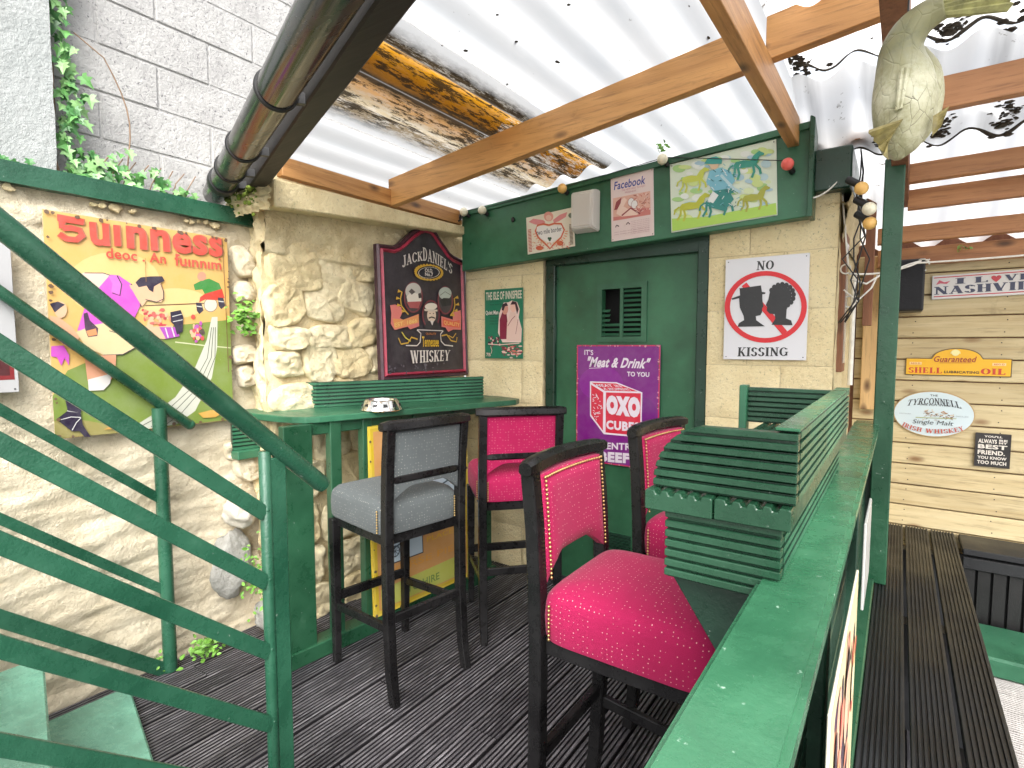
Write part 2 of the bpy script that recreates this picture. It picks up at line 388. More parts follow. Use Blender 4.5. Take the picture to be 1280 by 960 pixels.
m = MB(); m.box((-2.75, -1.2, -.1), (-2.66, 1.55, 1.975)); m.build('wall_core', M_['mortar'], lw)
m = MB()
ys = [-1.2 + .09 * i for i in range(31)]
for i in range(30):
    y0, y1 = ys[i], ys[i + 1]
    w0, w1 = [.004 * nz(y, 3, 1, 6) for y in (y0, y1)]
    x1 = -2.575; 
    m.add([(-2.76, y0, 1.975 + w0), (x1 + w0, y0, 1.97 + w0), (x1 + w0, y0, 2.045 + w0), (-2.76, y0, 2.05), (-2.76, y1, 1.975 + w1), (x1 + w1, y1, 1.97 + w1), (x1 + w1, y1, 2.045 + w1), (-2.76, y1, 2.05)],
          [(0, 1, 5, 4), (1, 2, 6, 5), (2, 3, 7, 6)] + ([(0, 3, 2, 1)] if i == 0 else []) + ([(4, 5, 6, 7)] if i == 29 else []))
m.build('coping', M_['green_rail'], lw, recalc=False)
# flaked plaster under the coping: irregular thin scales
m = MB(); rc = random.Random(21)
for k in range(20):
    y = rc.choice((.55, .95, 1.02, 1.3)) + rc.gauss(0, .07); z = 1.950 + .022 * nz(y, 0, 0, 9); r = rc.uniform(.010, .026)
    pl_ = [(r * rc.uniform(.6, 1.3) * math.cos(a * 1.05), r * rc.uniform(.4, 1.0) * math.sin(a * 1.05)) for a in range(6)]
    m.prism(pl_, 0, .012, frame((-2.610 + rc.uniform(-.004, .004), y, z), (rc.uniform(-.15, .15), 1, 0), (rc.uniform(-.2, .2), 0, 1)))
m.build('plaster_scales', M_['mortar'], lw, kind='stuff', bevel=.002)

# ---- grey block wall of the neighbour and smooth pier
bw = thing('block_wall', 'tall grey concrete block wall rising above the green coping, ivy at its left edge', 'wall', (-2.82, 0, 2))
m = MB(); BL, BH = .462, .196; m.box((0, -BL / 2 + .005, -BH / 2 + .004), (.05, BL / 2 - .005, BH / 2 - .004))
bms = []
for k in range(3):
    q = MB(); q.box((-.05, -BL / 2 + .004, -BH / 2 + .004), (0, BL / 2 - .004, BH / 2 - .004)); bms.append(q.mesh('grey_block', M_['grey_block'], bevel=.004))
for r in range(14):
    z = 1.985 + r * BH + BH / 2 - .1
    for c in range(9):
        y = 1.205 + (0 if r % 2 else BL / 2) + (c - 3) * BL - BL / 2
        if y - BL / 2 < -1.5: continue
        inst('block', bms[(r + c) % 3], Matrix.Translation((-2.82 + random.uniform(-.003, .003), y, z)), bw)
m = MB(); m.box((-3.0, -1.6, 1.7), (-2.825, 4.3, 4.7)); m.build('mortar', M_['grey_block'], bw)
pr = MB(); 
pr.grid(lambda u, v: (-2.715 + .006 * fbm(u * 3, v * 5, 0, 1.5), -1.6 + (2.385 + .006 * nz(v * 30, 0, 0)) * u, 1.95 + 2.7 * v), 24, 40)
pr.box((-2.86, -1.6, 1.95), (-2.722, .775, 4.65))
tag(pr.build('concrete_pier', M_['pier'], M=Matrix.Translation((-2.75, -.4, 1.95)), recalc=False), 'smooth grey concrete pier left of the ivy above the green coping', 'pier')

# ---- rubble stone wall
def stone_x(y, z):
    s = .02 * fbm(y * 2, z * 3, 7, 1.7, 4) + .012 * noise.turbulence(Vector((y * 5, z * 8, 4)), 4, False)
    return -2.435 + s + (.03 if z > 1.9 else 0)
sw = thing('rubble_wall', 'bumpy cream painted rubble stone wall behind the bar shelf', 'wall', (-2.4, 1.5, 0))
m = MB(); m.grid(lambda u, v: (stone_x(1.45 + 1.4 * u, 2.3 * v), 1.45 + 1.4 * u, -.02 + 2.24 * v), 130, 190)
m.build('plaster_face', M_['mortar'], sw, smooth=True, recalc=False)
m = MB(); m.grid(lambda u, v: (-2.63 + (stone_x(1.45, 2.2 * v) + 2.63) * u, 1.45 + .05 * (1 - u) + .035 * fbm(u * 3, v * 9, 2, 1.8), -.02 + 2.2 * v), 24, 170)
m.build('wall_end', M_['mortar'], sw, smooth=True, recalc=False)
m = MB(); m.box((-2.8, 1.52, -.1), (-2.48, 2.95, 2.2)); m.build('wall_core', M_['mortar'], sw)
def vf(a, b, c):
    d_ = noise.voronoi(Vector((a * 15 + c, b * 19 + a * 6, c)))[0]; return d_[1] - d_[0]
def stone(y, z, a, b, d, x, seed, mt, ang=0, M=None, pw=2.6, name='stone', label=None, parent=None):
    rs = random.Random(seed); NV, NR = 44, 12; vs = []; fs = []
    ph = [rs.uniform(.78, 1.12) for _ in range(8)]; ty, tz_ = rs.uniform(-.4, .4), rs.uniform(-.55, .25)
    for j in range(NR + 1):
        r = 1 - (j / NR) ** 1.8 if j < NR else 0
        for i in range(NV):
            t = 2 * math.pi * i / NV; c, s_ = math.cos(t), math.sin(t)
            e = 2 / 3.4; q = ph[int(i / NV * 8)] * (1 - (i / NV * 8) % 1) + ph[(int(i / NV * 8) + 1) % 8] * ((i / NV * 8) % 1)
            yy = a * r * q * math.copysign(abs(c) ** e, c); zz = b * r * q * math.copysign(abs(s_) ** e, s_)
            h = d * min(1.0, (1 - r ** 7) ** .5 * (1 + ty * yy / a + tz_ * zz / b)) if r < 1 else 0
            h += .013 * fbm(yy * 7 + seed, zz * 12, seed * 1.7, 1.5, 6) + .022 * min(.45, vf(yy, zz, seed)) + .003 * nz(yy * 70, zz * 90, seed)
            if h < 0 or j == 0: h = -.012
            yr = yy * math.cos(ang) - zz * math.sin(ang); zr = yy * math.sin(ang) + zz * math.cos(ang)
            vs.append((x + h, y + yr, z + zr))
    for j in range(NR):
        for i in range(NV):
            k = j * NV + i; k2 = j * NV + (i + 1) % NV; fs.append((k, k2, k2 + NV, k + NV))
    q = MB(); q.add(vs, fs)
    return q.build(name, mt, parent or sw, Matrix.Translation((x, y, z)), smooth=True, recalc=False, label=label)
# (y, z, half width, half height, depth, angle) read off the wall
SL = [(1.62, 1.78, .15, .10, .05, .1), (1.86, 1.83, .14, .10, .04, -.2), (2.03, 1.99, .10, .06, .05, .1), (1.56, 1.60, .10, .09, .07, .2), (1.78, 1.62, .13, .10, .05, -.15),
      (1.98, 1.66, .12, .08, .05, -.3), (2.04, 1.82, .09, .07, .04, 0), (1.57, 1.44, .10, .055, .10, .05), (1.80, 1.44, .13, .055, .07, 0), (2.02, 1.47, .11, .07, .05, .2),
      (1.56, 1.31, .09, .06, .06, .1), (1.75, 1.31, .09, .08, .07, 0), (1.95, 1.31, .12, .075, .06, .05), (2.15, 1.33, .1, .08, .05, 0), (2.2, 2.05, .13, .06, .05, .1), (2.42, 2.09, .1, .05, .05, -.1),
      (2.60, 2.04, .12, .055, .06, .1), (2.74, 1.95, .07, .05, .06, 0), (2.70, 2.13, .09, .04, .05, 0), (2.35, 1.62, .2, .12, .03, 0), (2.72, 1.72, .08, .08, .04, 0), (2.75, 1.52, .06, .09, .04, 0), (2.74, 1.3, .06, .08, .04, 0),
      (1.60, 1.14, .12, .07, .05, 0), (1.85, 1.14, .12, .08, .04, .1), (2.1, 1.12, .12, .08, .04, 0), (2.4, 1.1, .15, .08, .04, 0), (1.58, .95, .1, .09, .05, 0), (1.8, .92, .12, .1, .05, .1), (2.05, .93, .12, .09, .05, 0), (2.32, .9, .13, .1, .05, 0), (2.6, .92, .13, .1, .05, 0),
      (1.62, .72, .14, .09, .05, 0), (1.92, .7, .14, .1, .06, .1), (2.22, .68, .13, .09, .05, 0), (2.52, .7, .14, .1, .05, 0), (1.6, .5, .12, .1, .06, 0), (1.88, .47, .13, .1, .05, 0), (2.16, .45, .13, .1, .06, .1), (2.46, .47, .15, .1, .05, 0),
      (1.62, .27, .13, .1, .06, 0), (1.92, .25, .14, .1, .06, 0), (2.23, .24, .14, .1, .05, 0), (2.55, .26, .15, .1, .05, 0), (1.65, .08, .14, .08, .06, 0), (2.0, .07, .15, .08, .06, 0), (2.35, .07, .15, .08, .06, 0)]
for i, (y, z, a, b, d, an) in enumerate(SL):
    stone(y, z, a * 1.10, b * 1.2, d * .38, -2.428, i * 3 + 1, M_['cream_stone'] if i % 3 else M_['cream'], an)
# stones of the jagged return, between the two walls
for i, (y, z, a, b, d) in enumerate([(1.45, 1.80, .05, .08, .05), (1.45, 1.66, .05, .05, .06), (1.44, 1.36, .06, .045, .05), (1.45, 1.25, .05, .06, .05), (1.46, 1.5, .04, .05, .05), (1.44, .82, .06, .09, .05), (1.44, .3, .06, .08, .05), (1.40, .90, .06, .05, .02)]):
    stone(y, z, a, b, d * .5 + .015, -2.605, 90 + i, M_['left'], .2)
# projecting lintel slab under the wall plate
m = MB(); m.add([(-2.62, 1.43, 2.03), (-2.28, 1.43, 2.01), (-2.28, 2.03, 2.055), (-2.5, 2.03, 2.055), (-2.62, 1.43, 2.14), (-2.28, 1.43, 2.135), (-2.28, 2.78, 2.15), (-2.5, 2.78, 2.15), (-2.28, 2.78, 2.10), (-2.5, 2.78, 2.10)],
    [(0, 3, 2, 1), (4, 5, 6, 7), (0, 1, 5, 4), (1, 2, 8, 6, 5), (2, 3, 9, 8), (8, 9, 7, 6), (3, 0, 4, 7, 9)])
m.build('lintel_slab', M_['cream'], sw, bevel=.006)
m = MB(); m.grid(lambda u, v: (-2.64 + .36 * u, 1.415 - .05 * abs(fbm(u * 5, v * 5, 3)), 2.0 + .145 * v + .01 * nz(u * 7, v, 1)), 30, 16)
m.build('mossy_end', M_['cream'], sw, smooth=True, recalc=False)
# boulders at the foot of the return
for nm, lab, loc, r, mt in (('boulder', 'white smooth painted boulder low in the wall corner behind the bar post', (-2.53, 1.36, .62), (.08, .08, .085), 'quartz'),
                            ('rock', 'jagged grey limestone lump under the white boulder', (-2.575, 1.34, .36), (.065, .11, .17), 'limestone'),
                            ('rock', 'low grey rock on the deck beside the weeds', (-2.46, 1.47, .10), (.10, .09, .09), 'limestone')):
    q = MB(); q.sphere((0, 0, 0), 1, 44)
    q.v = [tuple(Vector(p) * (1 - .5 * abs(nz(p[0] + r[0] * 50, p[1], p[2], .9)) + .12 * fbm(p[0] + r[0] * 50, p[1], p[2], 1.6, 6))) for p in q.v]
    q.v = [(loc[0] + p[0] * r[0], loc[1] + p[1] * r[1], loc[2] + p[2] * r[2]) for p in q.v]
    q.build(nm, M_[mt], M=Matrix.Translation(loc), smooth=True, label=lab, cat='rock')

# ---- outbuilding with the green door
ob = thing('outbuilding', 'cream painted block outbuilding with green door and long green fascia board', 'building', (-1.3, 2.8, 0))
def blockrow(x0, x1, joints, rows, y=2.8):
    for r in range(rows):
        z0 = .007 + .26 * r if r else -.02; z1 = .007 + .26 * (r + 1)
        js = [x0] + [j for j in joints[r % 2] if x0 < j < x1] + [x1]
        for a, b in zip(js, js[1:]):
            q = MB(); nx = 14; nzq = 8
            def f(u, v, a=a, b=b, z0=z0, z1=z1):
                e = min(u * (b - a), (1 - u) * (b - a), v * (z1 - z0), (1 - v) * (z1 - z0))
                X = a + .002 + (b - a - .004) * u; Z = z0 + .002 + (z1 - z0 - .004) * v
                return (X, y + .004 * fbm(X, Z, 1, 9, 3) + (.006 if e < .001 else 0), Z)
            q.grid(f, nx, nzq); q.build('block', M_['block'], ob, Matrix.Translation((a, y, z0)), smooth=True, recalc=False)
    q = MB(); q.box((x0 + .004, y + .008, -.05), (x1 - .004, y + .2, 2.1)); q.build('mortar_core', M_['mortar'], ob)
blockrow(-2.345, -1.745, ((-1.9,), ()), 8)
blockrow(-.79, -.238, ((-.452,), (-.60,)), 8)
# rough edge of left pier at the door
m = MB(); m.grid(lambda u, v: (-1.745 + .012 * fbm(u, v * 9, 5, 2), 2.803 + .14 * u, -.02 + 2.0 * v), 3, 60); m.build('door_reveal', M_['mortar'], ob, recalc=False, smooth=True)
# side wall running back
m = MB(); m.grid(lambda u, v: (-.238 + .004 * fbm(u * 9, v * 20, 2, 1.5) + .025 * max(0, u - .55), 2.8 + .98 * u, 2.12 * v), 40, 60)
m.build('side_wall', M_['block'], ob, recalc=False, smooth=True)
m = MB(); m.box((-.245, 2.90, 1.28), (-.215, 3.05, 1.90)); m.build('side_window_frame', M_['brownz'], ob, bevel=.003)
m = MB(); m.box((-.216, 2.925, 1.32), (-.2135, 3.025, 1.86)); m.build('side_window_pane', plain('dusty_glass', (.3, .3, .28), .1), ob)
m = MB(); m.tube([(-.205, 3.28, 1.2), (-.205, 3.28, 1.75)], .012, 8); m.build('conduit', M_['cable'], ob, smooth='auto')
m = MB(); m.grid(lambda u, v: (-.30 + .1 * u, 2.79 + .01 * nz(u, v * 5, 1, 4) + .5 * v, 2.02 + .05 * nz(u * 3, v * 4, 1) + .02 * v), 6, 24); m.build('crumbling_top', M_['mortar'], ob, recalc=False)
# end of wall head, lichened
m = MB(); m.grid(lambda u, v: (-.225 + .03 * v + .012 * fbm(u * 4, v * 4, 4, 2), 2.80 + .9 * u, 1.86 + .22 * v), 30, 12); m.build('lichened_wall_head', M_['mortar'], ob, recalc=False, smooth=True)
m = MB(); m.box((-.335, 2.735, 2.06), (-.195, 3.5, 2.235)); m.build('wall_beam', M_['green_dark'], ob, bevel=.006)
# door frame, leaf, vents
m = MB(); m.box((-1.735, 2.815, 0), (-1.675, 2.88, 1.93)); m.box((-.845, 2.81, 0), (-.79, 2.88, 1.93)); m.box((-1.735, 2.812, 1.865), (-.79, 2.882, 1.95))
m.build('door_frame', M_['green_dark'], ob, bevel=.004)
dr = MB()
VX0, VX1, VZ0, VZ1 = -1.408, -1.116, 1.42, 1.742
HX = (VX0 + .03, VX1 - .03, VZ0 + .03, VZ1 - .03)
for lo, hi in (((-1.675, 2.845, .01), (HX[0], 2.88, 1.865)), ((HX[1], 2.845, .01), (-.845, 2.88, 1.865)), ((HX[0], 2.845, .01), (HX[1], 2.88, HX[2])), ((HX[0], 2.845, HX[3]), (HX[1], 2.88, 1.865))):
    dr.box(lo, hi)
door = dr.build('door', M_['green_door'], ob, Matrix.Translation((-1.675, 2.86, 0)), label='green flush door with a broken louvred vent')
m = MB(); m.box((-1.75, 2.95, 0), (-.78, 2.97, 1.95)); m.build('dark_interior', M_['void'], ob)
vg = MB(); y0 = 2.833
for lo, hi in (((VX0, y0, VZ0), (HX[0], y0 + .011, VZ1)), ((HX[1], y0, VZ0), (VX1, y0 + .011, VZ1)), ((HX[0], y0, VZ0), (HX[1], y0 + .011, HX[2])), ((HX[0], y0, HX[3]), (HX[1], y0 + .011, VZ1))): vg.box(lo, hi)
mx_ = (VX0 + VX1) / 2 + .002
vg.box((mx_ - .009, y0 + .001, HX[2]), (mx_ + .009, y0 + .012, HX[3]))
ve = vg.build('vent_grille', paint('grille_green_paint', (.026, .11, .055), .45, .2), door, Matrix.Translation((VX0, y0, VZ0)))
n = 10; p = (HX[3] - HX[2]) / n
for k in range(n):
    z = HX[2] + p * (k + .5)
    for side in (0, 1):
        xa, xb = (HX[0], mx_ - .009) if side == 0 else (mx_ + .009, HX[1])
        if side == 0 and k > 2:
            if k in (3, 4, 5): xb = xa + .045
            else: continue
        q = MB(); q.add([(xa, y0 + .002, z - p * .30), (xb, y0 + .002, z - p * .30), (xb, y0 + .018, z + p * .25), (xa, y0 + .018, z + p * .25), (xa, y0 + .006, z - p * .34), (xb, y0 + .006, z - p * .34), (xb, y0 + .022, z + p * .21), (xa, y0 + .022, z + p * .21)],
                        [(0, 1, 2, 3), (7, 6, 5, 4), (0, 4, 5, 1), (3, 2, 6, 7), (0, 3, 7, 4), (1, 5, 6, 2)])
        q.build('louvre_slat', paint('slat', (.026, .11, .055), .45, .2) if 'slatm' not in M_ else M_['slatm'], door)
        if 'slatm' not in M_: M_['slatm'] = bpy.context.scene.objects['louvre_slat'].data.materials[0]
lv = MB(); lv.box((-1.366, 2.835, .25), (-1.19, 2.845, .262)); lv.box((-1.366, 2.835, .325), (-1.19, 2.845, .337))
for k in range(4): lv.box((-1.366, 2.837, .268 + k * .015), (-1.19, 2.846, .276 + k * .015))
lv.build('lower_vent', M_['green_dark'], door)
m = MB(); m.tube([(-1.678, 2.836, 1.42), (-1.678, 2.836, 1.55)], .007, 8); m.tube([(-1.678, 2.836, .42), (-1.678, 2.836, .55)], .007, 8); m.build('hinge', M_['green_dark'], ob, smooth='auto')
# fascia board, its lower edge rising to the right
fx0, fx1 = -2.30, -.345
def fz(x, top): t = (x - fx0) / (fx1 - fx0); return (2.235 + .115 * t) if top else (1.872 + .085 * t)
m = MB(); m.add([(fx0, 2.72, fz(fx0, 0)), (fx1, 2.72, fz(fx1, 0)), (fx1, 2.72, fz(fx1, 1)), (fx0, 2.72, fz(fx0, 1)), (fx0, 2.795, fz(fx0, 0)), (fx1, 2.795, fz(fx1, 0)), (fx1, 2.795, fz(fx1, 1)), (fx0, 2.795, fz(fx0, 1))],
    [(0, 1, 2, 3), (7, 6, 5, 4), (0, 4, 5, 1), (3, 2, 6, 7), (0, 3, 7, 4), (1, 5, 6, 2)])
m.build('fascia_board', M_['green_fascia'], ob, bevel=.004)
m = MB(); m.bar((fx0, 2.712, fz(fx0, 1) - .012), (fx1, 2.712, fz(fx1, 1) - .012), .014, .028); m.build('fascia_batten', M_['green_fascia'], ob)
m = MB(); m.box((-.352, 2.69, 1.95), (-.332, 2.80, 2.37)); m.build('fascia_end_board', M_['green'], ob, bevel=.002)

# ---- pine clad wall at the back right, board by board
cw = thing('timber_wall', 'pale pine clad wall of horizontal boards at the back of the right hand deck', 'wall', (0, 3.66, 0))
for k in range(14):
    z0 = .42 - .112 + k * .1135; q = MB()
    z1 = z0 + .1075
    q.add([(-.21, 3.66, z0 + .004), (-.21, 3.66, z1 - .004), (-.21, 3.664, z1), (-.21, 3.68, z1), (-.21, 3.68, z0), (-.21, 3.664, z0)] +
          [(2.0, 3.66, z0 + .004), (2.0, 3.66, z1 - .004), (2.0, 3.664, z1), (2.0, 3.68, z1), (2.0, 3.68, z0), (2.0, 3.664, z0)],
          [(0, 1, 2, 3, 4, 5), (11, 10, 9, 8, 7, 6)] + [(i, (i + 1) % 6, 6 + (i + 1) % 6, 6 + i) for i in range(6)])
    q.build('board', M_['clad'], cw, Matrix.Translation((0, 3.66, z0)))
m = MB(); [m.sphere((x + random.uniform(-.01, .01), 3.6595, .42 - .112 + k * .1135 + dz), .003, 6, 0, (1, .4, 1)) for k in range(14) for x in (.05, .42, 1.0) for dz in (.025, .085)]; m.build('nail_heads', M_['blackrub'], cw, kind='stuff')
m = MB(); m.box((-.24, 3.685, -.1), (2.1, 3.75, 2.02)); m.build('wall_backing', M_['brownz'], cw)
m = MB(); m.box((-.175, 3.60, 1.05), (-.085, 3.64, 1.88)); m.build('upright_plank', M_['plankz'], cw, bevel=.003)

# ================================================================ ROOF CANOPY
rf = thing('roof_canopy', 'open timber canopy with pine rafters under white corrugated plastic sheets', 'canopy', (-1.2, 2.0, 2.3))
def rz(x): return 2.295 + .118 * (x + 2.3)          # top of rafters
def rafter(x0, x1, y, top0, top1, h=.145, w=.045, mt='raf', nm='rafter', lab=None):
    q = MB(); q.add([(x0, y - w / 2, top0 - h), (x1, y - w / 2, top1 - h), (x1, y - w / 2, top1), (x0, y - w / 2, top0), (x0, y + w / 2, top0 - h), (x1, y + w / 2, top1 - h), (x1, y + w / 2, top1), (x0, y + w / 2, top0)],
        [(0, 1, 2, 3), (7, 6, 5, 4), (0, 4, 5, 1), (3, 2, 6, 7), (0, 3, 7, 4), (1, 5, 6, 2)])
    return q.build(nm, M_[mt], rf, Matrix.Translation((x0, y, top0)), bevel=.002, label=lab)
rafter(-2.30, -.48, 2.133, rz(-2.3), rz(-.48))
rafter(-.42, -.06, 2.133, rz(-.42) + .005, rz(-.06) + .005)
m = MB(); m.box((-2.325, 1.47, 2.155), (-2.28, 2.70, 2.24)); m.build('wall_plate', M_['rafy'], rf, bevel=.002)
m = MB(); m.bar((-.442, -.8, 2.32), (-.417, 2.76, 2.32), .045, .115); m.build('long_beam', M_['rafy'], rf, bevel=.002)
m = MB(); m.bar((-.07, -.5, 2.38), (-.023, 3.30, 2.125), .055, .13); m.build('long_beam', M_['brownz'], rf, bevel=.002, label='dark brown beam running over the green post')
for (y, z, h, x1) in ((2.62, 2.375, .115, 2.2), (3.0, 2.18, .078, 2.2), (3.2, 2.115, .088, 2.2), (3.45, 1.996, .08, 2.2), (3.59, 1.905, .09, 2.2)):
    rafter(0.0 if y < 3.3 else -.12, x1, y, z, z + .02, h, .045, 'rafr')
rafter(-.39, -.10, 2.9, 2.365, 2.37, .075, .045, 'rafr')
m = MB(); m.box((-.165, 3.30, 1.5), (-.125, 3.34, 2.3)); m.build('upright', M_['brownz'], rf, bevel=.002)
# blackened beam carrying the drainpipe
DA, DB = Vector((-2.66, 1.515, 2.155)), Vector((.2, .418, 2.155))
m = MB(); m.bar(DA, DB, .07, .11); 
m.build('oak_beam', M_['beam_dark'], rf, bevel=.006, label='blackened old beam along the front edge of the roof')
m = MB()
for k in range(26):
    t = random.random() ** 2 * .10; c = DA.lerp(DB, t) + Vector((0, -.03, -.055 + random.uniform(-.01, .03)))
    m.sphere(c, random.uniform(.008, .02), 6, 0, (1.5, 1, .6))
for k in range(70):
    m.sphere((random.uniform(-2.62, -2.36), 1.40 + random.uniform(-.025, .01), 2.06 + random.gauss(.02, .035)), random.uniform(.004, .012), 6, 0, (1.4, .8, 1))
m.build('moss', M_['moss'], rf, kind='stuff', smooth=True)
# corrugated sheets
LAM, AMP = .19, .024
def corr(name, x0, x1, yf0, yf1, zf, mt, ny=6, label=None):
    nx = int((x1 - x0) / LAM * 14); q = MB()
    def f(u, v):
        x = x0 + (x1 - x0) * u; y = yf0(x) * (1 - v) + yf1(x) * v
        return (x, y, zf(x, y) + AMP * math.cos(2 * math.pi * x / LAM))
    q.grid(f, nx, ny); o = q.build(name, M_[mt], rf, smooth=True, recalc=False, label=label)
    return o
def beamline(x): return 1.515 + (x + 2.66) * (.418 - 1.515) / 2.86 + .02
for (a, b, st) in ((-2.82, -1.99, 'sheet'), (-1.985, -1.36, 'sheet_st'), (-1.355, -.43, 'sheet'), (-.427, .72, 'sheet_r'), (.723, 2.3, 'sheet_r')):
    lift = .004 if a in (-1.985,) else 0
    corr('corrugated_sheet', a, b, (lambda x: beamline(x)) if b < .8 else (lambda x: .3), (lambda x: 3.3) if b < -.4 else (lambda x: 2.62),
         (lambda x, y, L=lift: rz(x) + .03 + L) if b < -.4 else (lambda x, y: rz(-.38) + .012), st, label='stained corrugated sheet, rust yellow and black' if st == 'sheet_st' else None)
ex = -.40
zs = lambda x, y: 2.358 - .458 * (y - 2.6) + .012
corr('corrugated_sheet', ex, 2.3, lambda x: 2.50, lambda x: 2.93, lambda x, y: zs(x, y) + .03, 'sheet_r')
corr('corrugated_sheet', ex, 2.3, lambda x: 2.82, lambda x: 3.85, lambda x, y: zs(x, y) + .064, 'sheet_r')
# dirt caught along sheet edges
m = MB()
for (x0, x1, y, zf) in ((-.4, 1.2, 2.615, lambda x, y: rz(-.38) + .012), (-.4, 1.2, 2.925, lambda x, y: zs(x, y) + .03)):
    pts = []; rr = []; x = x0
    while x < x1:
        pts.append((x, y + .006 * nz(x * 9, y, 0, 3), zf(x, y) + AMP * math.cos(2 * math.pi * x / LAM) - .004)); rr.append(.0022 + .008 * abs(nz(x * 14, y, 2, 1)) + .012 * max(0, nz(x * 3.1, y * 3, 5, 1) - .1)); x += .012
    m.tube(pts, rr, 6)
for k in range(90):
    x = random.choice([i * LAM + LAM / 2 for i in range(-2, 8)]) + random.gauss(0, .02); y = random.choice((2.57, 2.88)) + random.gauss(0, .05)
    z = (rz(-.38) + .012 if y < 2.8 else zs(x, y) + .03) - AMP - .003
    m.sphere((x, y, z), random.uniform(.004, .013), 6, 0, (1.4, 1.8, .4))
for k in range(60):   # twigs and muck over the wall beam
    c = Vector((random.uniform(-.38, -.22), random.uniform(2.8, 2.9), 2.38 + random.uniform(0, .03)))
    m.sphere(c, random.uniform(.005, .014), 6, 0, (1.6, 1, .5))
for k in range(90):
    c = Vector((-.375 + random.gauss(0, .018), random.uniform(2.2, 2.64), 0)); c.z = rz(-.38) - .015
    m.sphere(c, random.uniform(.003, .010), 5, 0, (random.uniform(.8, 2), random.uniform(1, 3), .4))
for k in range(26):   # dead leaves lying on the sheets, seen through
    x, y = random.uniform(-2.1, -.5), random.uniform(1.4, 2.7)
    m.sphere((x, y, rz(x) + .03 + AMP * math.cos(2 * math.pi * x / LAM) - .001), random.uniform(.003, .009), 6, 0, (random.uniform(.6, 2), random.uniform(.6, 2), .25))
for (yy, zf) in ((2.585, lambda x, y: rz(-.38) + .012), (2.89, lambda x, y: zs(x, y) + .03)):
    for i in range(-1, 7):
        xc = i * LAM + LAM / 2 - .0
        if xc < -.3 or random.random() < .2: continue
        for k in range(70):
            x = xc + random.gauss(0, .020); y = yy - abs(random.gauss(0, .06))
            m.sphere((x, y, zf(x, y) + AMP * math.cos(2 * math.pi * x / LAM) - .001), random.uniform(.003, .009), 5, 0, (random.uniform(.8, 2.4), random.uniform(.8, 3), .3))
m.build('roof_debris', M_['dirt'], rf, kind='stuff', smooth=True)

# drainpipe
dp = thing('drainpipe', 'thick black plastic soil pipe with clips hanging beside the blackened beam', 'pipe', (-2.0, 1.15, 2.12))
PA, PB = Vector((-2.72, 1.395, 2.125)), Vector((.1, .36, 2.115)); pd = (PB - PA).normalized()
m = MB(); m.tube([PA, PB], .054, 32); m.build('pipe', M_['pvc'], dp, smooth='auto')
for s_, w, r in ((.22, .07, .062), (.47, .016, .061), (.78, .016, .061), (1.32, .018, .061)):
    c = PA + pd * s_
    q = MB(); q.tube([c, c + pd * .010, c + pd * (w - .01), c + pd * w], [r - .003, r, r, r - .003], 32)
    q.bar(c + Vector((0, .02, -.01)), c + Vector((.035, .10, .0)), w * 1.2, .03)
    q.build('pipe_clip' if w < .05 else 'pipe_collar', M_['blackrub'], dp, smooth='auto')

# ================================================================ STAIRS AND RAILS
st = thing('stairs', 'wet green painted steps coming down to the black deck', 'stairs', (-2.0, .6, 0))
for k in range(5):
    zt = .03 + .247 * k; off = -.262 * k
    def ny(x, o=off): return .864 - .235 * (x + 2.5) + o
    q = MB(); xa, xb = -2.50, -1.36
    q.add([(xa, ny(xa) - .34, zt - .05), (xb, ny(xb) - .34, zt - .05), (xb, ny(xb), zt - .05), (xa, ny(xa), zt - .05),
           (xa, ny(xa) - .34, zt), (xb, ny(xb) - .34, zt), (xb, ny(xb), zt), (xa, ny(xa), zt)],
          [(0, 3, 2, 1), (4, 5, 6, 7), (0, 1, 5, 4), (1, 2, 6, 5), (2, 3, 7, 6), (3, 0, 4, 7)])
    q.build('tread', M_['green_tread'], st, Matrix.Translation((xa, ny(xa), zt)), bevel=.006)
def flat(p, q_, h, t, par, mt='green_rail', nm='flat_bar'):
    m = MB(); m.bar(p, q_, t, h); [m.sphere((p[0] + .006 * math.cos(a), p[1] + .004, p[2] + .016 * math.sin(a)), .006, 6) for a in (.6, 1.6, 2.8, 4.2, 5.3)]; return m.build(nm, M_[mt], par, bevel=.002)
nr = thing('stair_rail', 'near green steel stair rail with thick tube handrail and five flat bars', 'railing', (-1.32, .8, 0))
m = MB(); m.tube([(-1.32, .952, 1.005), (-1.32, .940, 1.016), (-1.32, .30, 1.61), (-1.32, -.7, 2.50)], [.020, .0235, .0235, .0235], 20); m.build('handrail', M_['green_rail'], nr, smooth='auto')
m = MB(); m.box((-1.345, .785, 0), (-1.315, .835, 1.11)); m.tube([(-1.327, .782, 0), (-1.327, .782, 1.13)], .016, 12); m.build('post', M_['green_rail'], nr, smooth='auto', bevel=.003)
SLp = .876
for z in (.968, .785, .598, .400, .21):
    a = (-1.32, .775, z); L = 1.5; b = (-1.32, .775 - L, z + SLp * L); flat(a, b, .037, .012, nr)
for y in (-.5,): m = MB(); m.box((-1.345, y, 0), (-1.315, y + .05, 2.25)); m.build('post', M_['green_rail'], nr, bevel=.003)
fr = thing('stair_rail', 'far green steel stair rail close to the rendered wall, thinner tube with ball end', 'railing', (-2.53, 1.02, 0))
m = MB(); m.tube([(-2.53, 1.155, 1.05), (-2.53, 1.145, 1.058), (-2.53, .55, 1.585), (-2.53, -.6, 2.60)], [.015, .021, .021, .021], 16); m.sphere((-2.53, 1.15, 1.055), .022, 12); m.build('handrail', M_['green_rail'], fr, smooth='auto')
m = MB(); m.tube([(-2.53, 1.03, 0), (-2.53, 1.03, 1.14)], .027, 16); m.build('post', M_['green_rail'], fr, smooth='auto')
